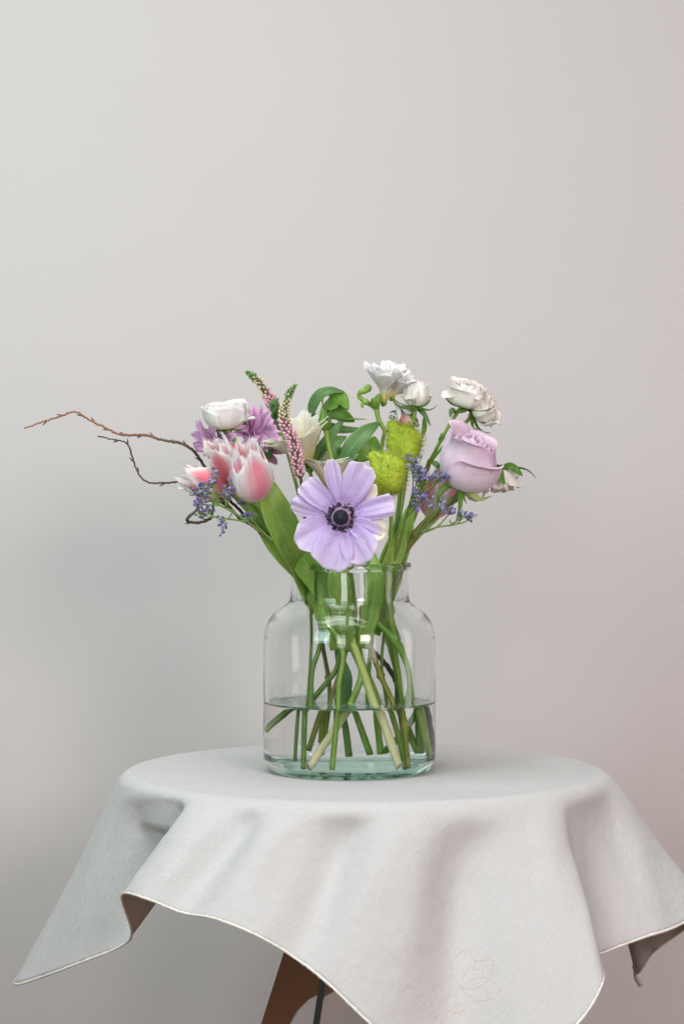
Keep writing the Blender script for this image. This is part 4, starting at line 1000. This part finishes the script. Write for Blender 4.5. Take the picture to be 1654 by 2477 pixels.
sd_ = make('spray_rose', 'small cream spray rose hanging upside down right of the lavender rose', 'rose',
           [P(1212, 1136, 0.03), P(1195, 1128, 0.034), P(1150, 1150, 0.04), P(1090, 1220, 0.04), P(1000, 1310, 0.03), P(965, 1345, 0.024), J(36, 14, 168), J(40, 20, 130), J(52, 22, 90), J(56, 18, 60), J(60, 14, 14)], [0.0014, 0.0016, 0.0022], M['stem'], SG)
spray(sd_, P(1213, 1138, 0.028), (0.08, -0.25, -1), 30 * MM, 56 * MM, 45, 9, 1.0, None, 3, 0.024, 0.1, 0.5)
leaf('sepal', [P(1212, 1134, 0.024), P(1232, 1128, 0.018), P(1248, 1138, 0.016), P(1264, 1151, 0.018)], 20 * MM, M['leaf_mid'], sd_, (0.1, -1, 0.4), 0.3, 14, 7)
leaf('sepal', [P(1208, 1132, 0.020), P(1208, 1150, 0.010), P(1220, 1172, 0.008)], 19 * MM, M['leaf_mid'], sd_, (-0.2, -1, 0.2), 0.3, 14, 7)
spray(sd_, P(1150, 1160, 0.045), (-0.2, -0.3, -1), 28 * MM, 52 * MM, 46, 8, 0.9, None, 3, 0.014, 0.2, 0.4)

# ---- lavender rose
LC = P(1118, 1180, -0.035)
lr = make('rose', 'large half-open lavender rose on a thick stem at right', 'rose',
          [LC, P(1108, 1200, -0.034), P(1074, 1226, -0.030), P(1016, 1276, -0.024), P(990, 1318, -0.022), P(962, 1356, -0.020), J(36, -20, 168), J(22, -25, 140), J(38, -26, 117), J(50, -20, 92), J(50, -10, 63), J(34, 14, 36), J(20, 30, 16)], [0.0034, 0.0036, 0.0034, 0.0030, 0.0029], M['stem_rose'], nodes=((0.20, 0.35), (0.45, 0.3)))
LM = frame(LC, (0.26, -0.34, 0.90))
g = np.random.default_rng(61)
hubm = receptacle(lr, LM, 0.0060, 0.008, M['sepal'], 'hip')
rose(hubm, LM, 60 * MM, 138 * MM, M['lavender'], 16, 1.2, 62, 0.60, 0.0012)
LOUT = [(0.06, 0.0), (0.66, 0.06), (1.04, 0.30), (1.14, 0.52), (1.10, 0.74), (1.18, 0.86), (1.36, 0.89)]
LOUT2 = [(0.06, 0.0), (0.66, 0.06), (1.04, 0.30), (1.12, 0.56), (1.00, 0.82), (1.00, 0.96), (1.12, 1.0)]
for (a, pr, hh, hw_, sd) in ((-98, LOUT, 112, 1.25, 1), (40, LOUT, 138, 0.95, 2), (175, LOUT2, 140, 1.1, 3), (-150, LOUT2, 146, 1.15, 4), (110, LOUT2, 150, 0.9, 5)):
    pts = cup_petal(pr, 65 * MM, hh * 0.94 * MM, hw_, 18, 21, 0.26, 2.4, 0.0022, 4, roll=0.05, seed=600 + sd, skew=0.04 * (-1) ** sd, point=0.05)
    sheet('petal', pts, M['lavender'], hubm, LM @ Matrix.Rotation(math.radians(a), 4, 'Z'), thick=0.00022)
SB = P(1112, 1178, -0.040)
for (pts, w, mt) in (([SB, P(1092, 1162, -0.048), P(1078, 1140, -0.048), P(1080, 1128, -0.044)], 46, 'sepal_pale'), ([SB, P(1080, 1175, -0.05), P(1062, 1195, -0.052), P(1056, 1228, -0.048)], 22, 'sepal'),
                     ([SB, P(1113, 1200, -0.05), P(1112, 1225, -0.052), P(1103, 1262, -0.046)], 20, 'sepal'), ([P(1122, 1180, -0.04), P(1140, 1196, -0.05), P(1160, 1208, -0.054), P(1188, 1200, -0.05)], 22, 'sepal_pale'),
                     ([P(1118, 1182, -0.04), P(1121, 1200, -0.048), P(1128, 1220, -0.046)], 10, 'sepal')):
    leaf('sepal', pts, w * MM, M[mt], hubm, (0.1, -1, 0.3), 0.35, 16, 7, lambda u: max(0.03, (1 - u) ** 0.8 * (0.6 + 1.2 * min(u, 0.35))), 0.12, int(w))
tube('tendril', [P(1105, 1255, -0.046), P(1102, 1262, -0.046), P(1092, 1266, -0.047), P(1086, 1258, -0.047)], [0.0008, 0.0006], M['stem_dark'], hubm, sides=5)

# ---- hairy balloon milkweed pods
def pod(parent, c, axis, rx, rz, seed, beak):
    Mx = frame(c, axis); g = np.random.default_rng(seed)
    nu, nv = 26, 36; pts = []
    for i in range(nu):
        a = -PI / 2 + PI * i / (nu - 1)
        for j in range(nv):
            b = 2 * PI * j / nv
            k = 1 + 0.05 * math.sin(3 * b + seed) * math.cos(a) + 0.04 * math.sin(5 * a + b * 2)
            p = np.array((rx * math.cos(a) * math.cos(b) * k, rx * 0.92 * math.cos(a) * math.sin(b) * k, rz * math.sin(a) * k))
            d = p / np.linalg.norm(p); q = max(0, d.dot(beak) - 0.915) / 0.085
            pts.append(p * (1 + 0.50 * q ** 1.7))
    pts = np.array(pts)
    me = mesh_data('pod', pts, grid_faces(nu, nv, True), M['pod'], [(i / nu, j / nv) for i in range(nu) for j in range(nv)])
    o = place('pod', me, parent, Mx)
    bv, bf = [], []
    for k in range(420):
        i = int(g.integers(2, nu - 2)) if g.random() < 0.8 else int(g.integers(nu // 3, nu - 4)); j = int(g.integers(0, nv))
        w1, w2 = g.random(), g.random()
        p = pts[i * nv + j] * (1 - w1) + pts[(i + 1) * nv + j] * w1; p = p * (1 - w2) + pts[i * nv + (j + 1) % nv] * w2
        d = p / np.linalg.norm(p); d = d + g.normal(size=3) * 0.22 + np.array((0, 0, 0.25)); d /= np.linalg.norm(d)
        L = g.uniform(0.0025, 0.0058); t = np.cross(d, g.normal(size=3)); t /= np.linalg.norm(t); s = np.cross(d, t)
        bend = g.normal(size=3) * 0.0009
        n = len(bv); r = 0.00022
        for (cc_, r_) in ((p * 0.985, r * 1.4), (p + d * L * 0.5, r), (p + d * L + bend, r * 0.35)):
            for q in range(3):
                a = 2 * PI * q / 3; bv.append(cc_ + (t * math.cos(a) + s * math.sin(a)) * r_)
        for lv in (0, 3):
            for q in range(3):
                bf.append((n + lv + q, n + lv + (q + 1) % 3, n + lv + 3 + (q + 1) % 3, n + lv + 3 + q))
    b = place('bristles', mesh_data('bristles', bv, bf, M['bristle'], [(0.5, 0.5)] * len(bv)), o, Mx); b['kind'] = 'stuff'
PG = 'hairy yellow-green milkweed pods'
gp1 = make('milkweed_pod', 'hairy yellow-green balloon pod in front, touching the anemone petals', 'seed pod',
           [P(936, 1188, -0.040), P(944, 1215, -0.034), P(946, 1260, -0.032), P(942, 1345, -0.028), J(30, -28, 168), J(36, -22, 130), J(42, -12, 90), J(46, -6, 60), J(54, 4, 14)], [0.0018, 0.0022, 0.0026], M['stem'], PG, nodes=((0.16, 0.4),))
pod(gp1, P(941, 1147, -0.046), (0.0, -0.1, 1), 44 * MM, 50 * MM, 1, np.array((0.66, 0.0, 0.75)))
gp2 = make('milkweed_pod', 'hairy yellow-green balloon pod behind and above the other pod', 'seed pod',
           [P(972, 1128, -0.008), P(968, 1180, -0.006), P(960, 1250, -0.006), P(940, 1345, -0.008), J(24, -6, 168), J(34, -2, 130), J(40, 4, 90), J(42, 14, 60), J(40, 30, 14)], [0.0018, 0.0022, 0.0025], M['stem_dark'], PG)
pod(gp2, P(979, 1076, 0.000), (0.05, -0.1, 1), 43 * MM, 50 * MM, 2, np.array((0.60, 0.0, 0.80)))

# ---- sea lavender
def star_mesh(mat):
    g = np.random.default_rng(1); bv, bf = [], []
    for k in range(7):
        d = g.normal(size=3); d[2] = abs(d[2]); d /= np.linalg.norm(d)
        blob(bv, bf, d * 0.0011, 0.00075, 1.5)
    return mesh_data('floret', bv, bf, mat, [(0.5, 0.5)] * len(bv))
SM = [star_mesh(M['limonium']), star_mesh(M['limonium_pale'])]
CALYX = mesh_data('calyx', *(lambda v, f: (v, f))(*lathe([(0.0003, -0.0022), (0.0008, 0.0004), (0.0002, 0.0008)], 5)), M['leaf_mid'], [(0.5, 0.5)] * 15)
def cluster(parent, c, n, spread, seed, node, elong=(1, 1)):
    n = int(n * 1.2)
    g = np.random.default_rng(seed)
    for k in range(n):
        off = g.normal(size=3) * spread * np.array((elong[0], 0.8, elong[1]))
        p = c + Vector(off)
        d = (p - node).normalized()
        q = d.to_track_quat('Z', 'Y').to_matrix().to_4x4()
        f_ = place('floret', SM[0 if g.random() < 0.68 else 1], parent, Matrix.Translation(p) @ q @ Matrix.Scale(g.uniform(0.75, 1.2), 4))
        place('calyx', CALYX, f_, Matrix.Translation(p) @ q)
        if k % 2 == 0: tube('twiglet', [node, node.lerp(p, 0.6) + Vector(g.normal(size=3) * 0.0006), p], 0.00032, M['stem_dark'], parent, 6, sides=4)
def limonium(label, trunk, branches, dep, seed, smat):
    t = make('sea_lavender', label, 'sea lavender', trunk, [0.0010, 0.0014, 0.0018], smat, 'sea lavender sprigs')
    for i, (path, n, spread, el) in enumerate(branches):
        pts = [P(x, y, dep + dz) for x, y, dz in path]
        tube('branch', pts, [0.0008, 0.0006, 0.00045], M['stem_dark'], t, sides=6)
        node = pts[-2].lerp(pts[-1], 0.35)
        cluster(t, pts[-1], n, spread, seed * 100 + i, node, el)
    return t
s1 = 0.0026
limonium('sprig of violet sea lavender hanging in front of the tulips at left',
         [P(533, 1222, -0.078), P(560, 1236, -0.076), P(598, 1262, -0.072), P(657, 1306, -0.060), P(722, 1352, -0.042), J(-38, -16, 168), J(-33, -12, 136), J(-34, -14, 91), J(-38, -20, 40), J(-40, -22, 12)],
         [([(533, 1222, 0), (510, 1204, 0), (477, 1192, -.002)], 13, s1, (1, 1)), ([(533, 1222, 0), (518, 1200, -.002), (498, 1186, -.004)], 13, s1, (1, 1)), ([(530, 1218, 0), (526, 1185, -.004), (522, 1152, -.004)], 9, s1 * .8, (.6, 1.6)),
          ([(528, 1210, 0), (518, 1185, -.004), (510, 1170, -.004)], 10, s1, (1, 1)), ([(545, 1228, 0), (548, 1210, -.004), (549, 1196, -.006)], 14, s1, (1, 1)), ([(545, 1228, 0), (556, 1205, -.004), (558, 1182, -.006)], 12, s1, (.9, 1.2)),
          ([(533, 1222, 0), (505, 1222, 0), (480, 1216, -.002)], 12, s1, (1.1, .8)), ([(533, 1222, 0), (515, 1215, 0), (500, 1210, -.002)], 10, s1, (1, 1)), ([(598, 1262, .004), (545, 1254, 0), (505, 1250, 0), (482, 1244, 0)], 12, s1, (1.4, .7)),
          ([(598, 1262, .004), (545, 1254, 0), (515, 1248, 0), (501, 1236, 0)], 9, s1, (.9, 1)), ([(565, 1232, .002), (556, 1250, 0), (545, 1256, -.002), (537, 1266, -.003)], 13, s1, (.7, 1.5)),
          ([(700, 1335, .02), (640, 1270, .02), (605, 1225, .016), (587, 1216, .014)], 8, s1 * .8, (1.2, .7)), ([(660, 1308, .012), (625, 1275, .010), (600, 1246, .008)], 10, s1 * .9, (1.3, .8))], -0.078, 1, M['stem_dark'])
limonium('sprig of violet sea lavender between the green pods and lavender rose',
         [P(1000, 1190, -0.050), P(985, 1240, -0.046), P(965, 1320, -0.034), P(955, 1350, -0.030), J(34, -26, 168), J(30, -20, 130), J(28, -14, 90), J(34, -4, 50), J(36, 4, 12)],
         [([(985, 1240, .004), (998, 1180, 0), (998, 1112, -.006)], 14, s1, (.9, 1.2)), ([(985, 1240, .004), (1004, 1180, 0), (1006, 1136, -.006)], 20, s1, (1, 1)), ([(985, 1240, .004), (1012, 1190, 0), (1024, 1142, -.006)], 18, s1, (1, 1)),
          ([(985, 1240, .004), (1008, 1190, 0), (1014, 1158, -.006)], 18, s1, (1.1, .8)), ([(990, 1215, 0), (1020, 1185, -.002), (1046, 1152, -.006)], 10, s1 * .9, (1.1, .8)), ([(990, 1215, 0), (1040, 1180, -.002), (1070, 1156, -.006)], 15, s1, (1.2, .8)),
          ([(985, 1240, .004), (996, 1215, 0), (1000, 1194, -.004)], 10, s1 * .9, (1, .8)), ([(985, 1240, .004), (1006, 1212, 0), (1024, 1204, -.004)], 13, s1, (.9, 1)), ([(985, 1250, .004), (998, 1236, 0), (1008, 1222, -.004)], 13, s1, (.8, 1.5)),
          ([(1010, 1292, .006), (1054, 1240, 0), (1072, 1224, -.004)], 14, s1, (.9, 1.2)), ([(1000, 1300, .006), (1030, 1250, 0), (1044, 1216, -.004)], 7, s1 * .7, (1, 1)), ([(1016, 1291, .006), (1054, 1276, 0), (1080, 1250, 0), (1092, 1234, -.004)], 10, s1 * .9, (.8, 1.2)),
          ([(1016, 1291, .006), (1054, 1276, 0), (1103, 1268, -.002), (1119, 1246, -.004)], 11, s1 * .9, (1.1, .8)), ([(1016, 1291, .006), (1054, 1276, 0), (1103, 1268, -.002), (1125, 1262, -.003), (1136, 1252, -.004)], 11, s1 * .9, (1.1, .7))], -0.052, 2, M['stem_dark'])
# ---- corkscrew willow
wl = make('willow_branch', 'thin curly brown willow branch reaching out to the far left', 'branch',
          [P(580, 1255, -0.058), P(607, 1268, -0.056), P(634, 1290, -0.054), P(668, 1302, -0.048), P(712, 1345, -0.036), J(-40, -10, 170), J(-18, 8, 140), J(10, 12, 114), J(25, 14, 100), J(40, 16, 80), J(46, 16, 60), J(50, 20, 30), J(52, 24, 12)], [0.0016, 0.0022, 0.0026, 0.0028], M['twig_dark'], wob=0.0004, noise_=0.06)
def twig(pts, d, r, mat, seed, buds):
    pp = [P(x, y, d + 0.004 * math.sin(i * 1.7)) for i, (x, y) in enumerate(pts)]
    o = tube('twig', pp, r, mat, wl, 10 * len(pts), False, 7, 0.06, seed, (), 0.00025)
    path = crs(pp, 60); g = np.random.default_rng(seed)
    for k in range(buds):
        i = int(4 + (54 * (k + g.random() * 0.6)) / buds); i = min(i, 57)
        t = path[i + 1] - path[i]; t /= np.linalg.norm(t)
        s = np.cross(t, (0, 1, 0)) * (1 if k % 2 else -1)
        p = path[i] + s * 0.0004
        tube('bud', [p, p + (-t * 0.8 + s * 0.5) * 0.0022, p + (-t + s * 0.55) * 0.0044], [0.0009, 0.0008, 0.0002], mat, o, 6, sides=5)
twig([(60, 1036), (112, 1018), (150, 1006), (183, 996), (214, 1014), (259, 1036), (290, 1051), (322, 1053), (357, 1053), (393, 1065), (433, 1070), (469, 1092), (491, 1123), (520, 1170), (570, 1225), (640, 1290)], -0.01, [0.0007, 0.0009, 0.0011, 0.0013, 0.0014], M['twig'], 3, 13)
twig([(237, 1055), (268, 1062), (300, 1068), (312, 1080), (321, 1106), (333, 1141), (357, 1166), (402, 1168), (446, 1166), (500, 1185), (560, 1235), (640, 1292)], -0.004, [0.0006, 0.0007, 0.0009, 0.0012], M['twig_dark'], 4, 7)
twig([(490, 1168), (482, 1199), (476, 1232), (455, 1252), (456, 1261), (480, 1264), (509, 1254), (515, 1232), (518, 1212), (534, 1205)], -0.066, [0.0009, 0.0012, 0.0012, 0.0010], M['twig_dark'], 5, 5)
twig([(534, 1205), (552, 1222), (575, 1250), (585, 1257)], -0.06, [0.0010, 0.0014], M['twig_dark'], 6, 1)
g = np.random.default_rng(2)
for k in range(9):
    c = P(612 + 4 * k, 1262 + 4.2 * k, -0.060)
    ellipsoid('bud', 0.0009, 0.0009, 0.0014, M['twig'], wl, Matrix.Translation(c), 5, 6)
# serrated rose leaf standing in the jar below the neck
leaf('leaf', [J(-6, 2, 96), J(-4, 0, 80), J(-6, 2, 60), J(-9, 4, 36)], 0.013, M['leaf_dark'], lr, (0.4, -1, 0), 0.3, 20, 7, None, 0.1, 4)
bpy.context.view_layer.update()
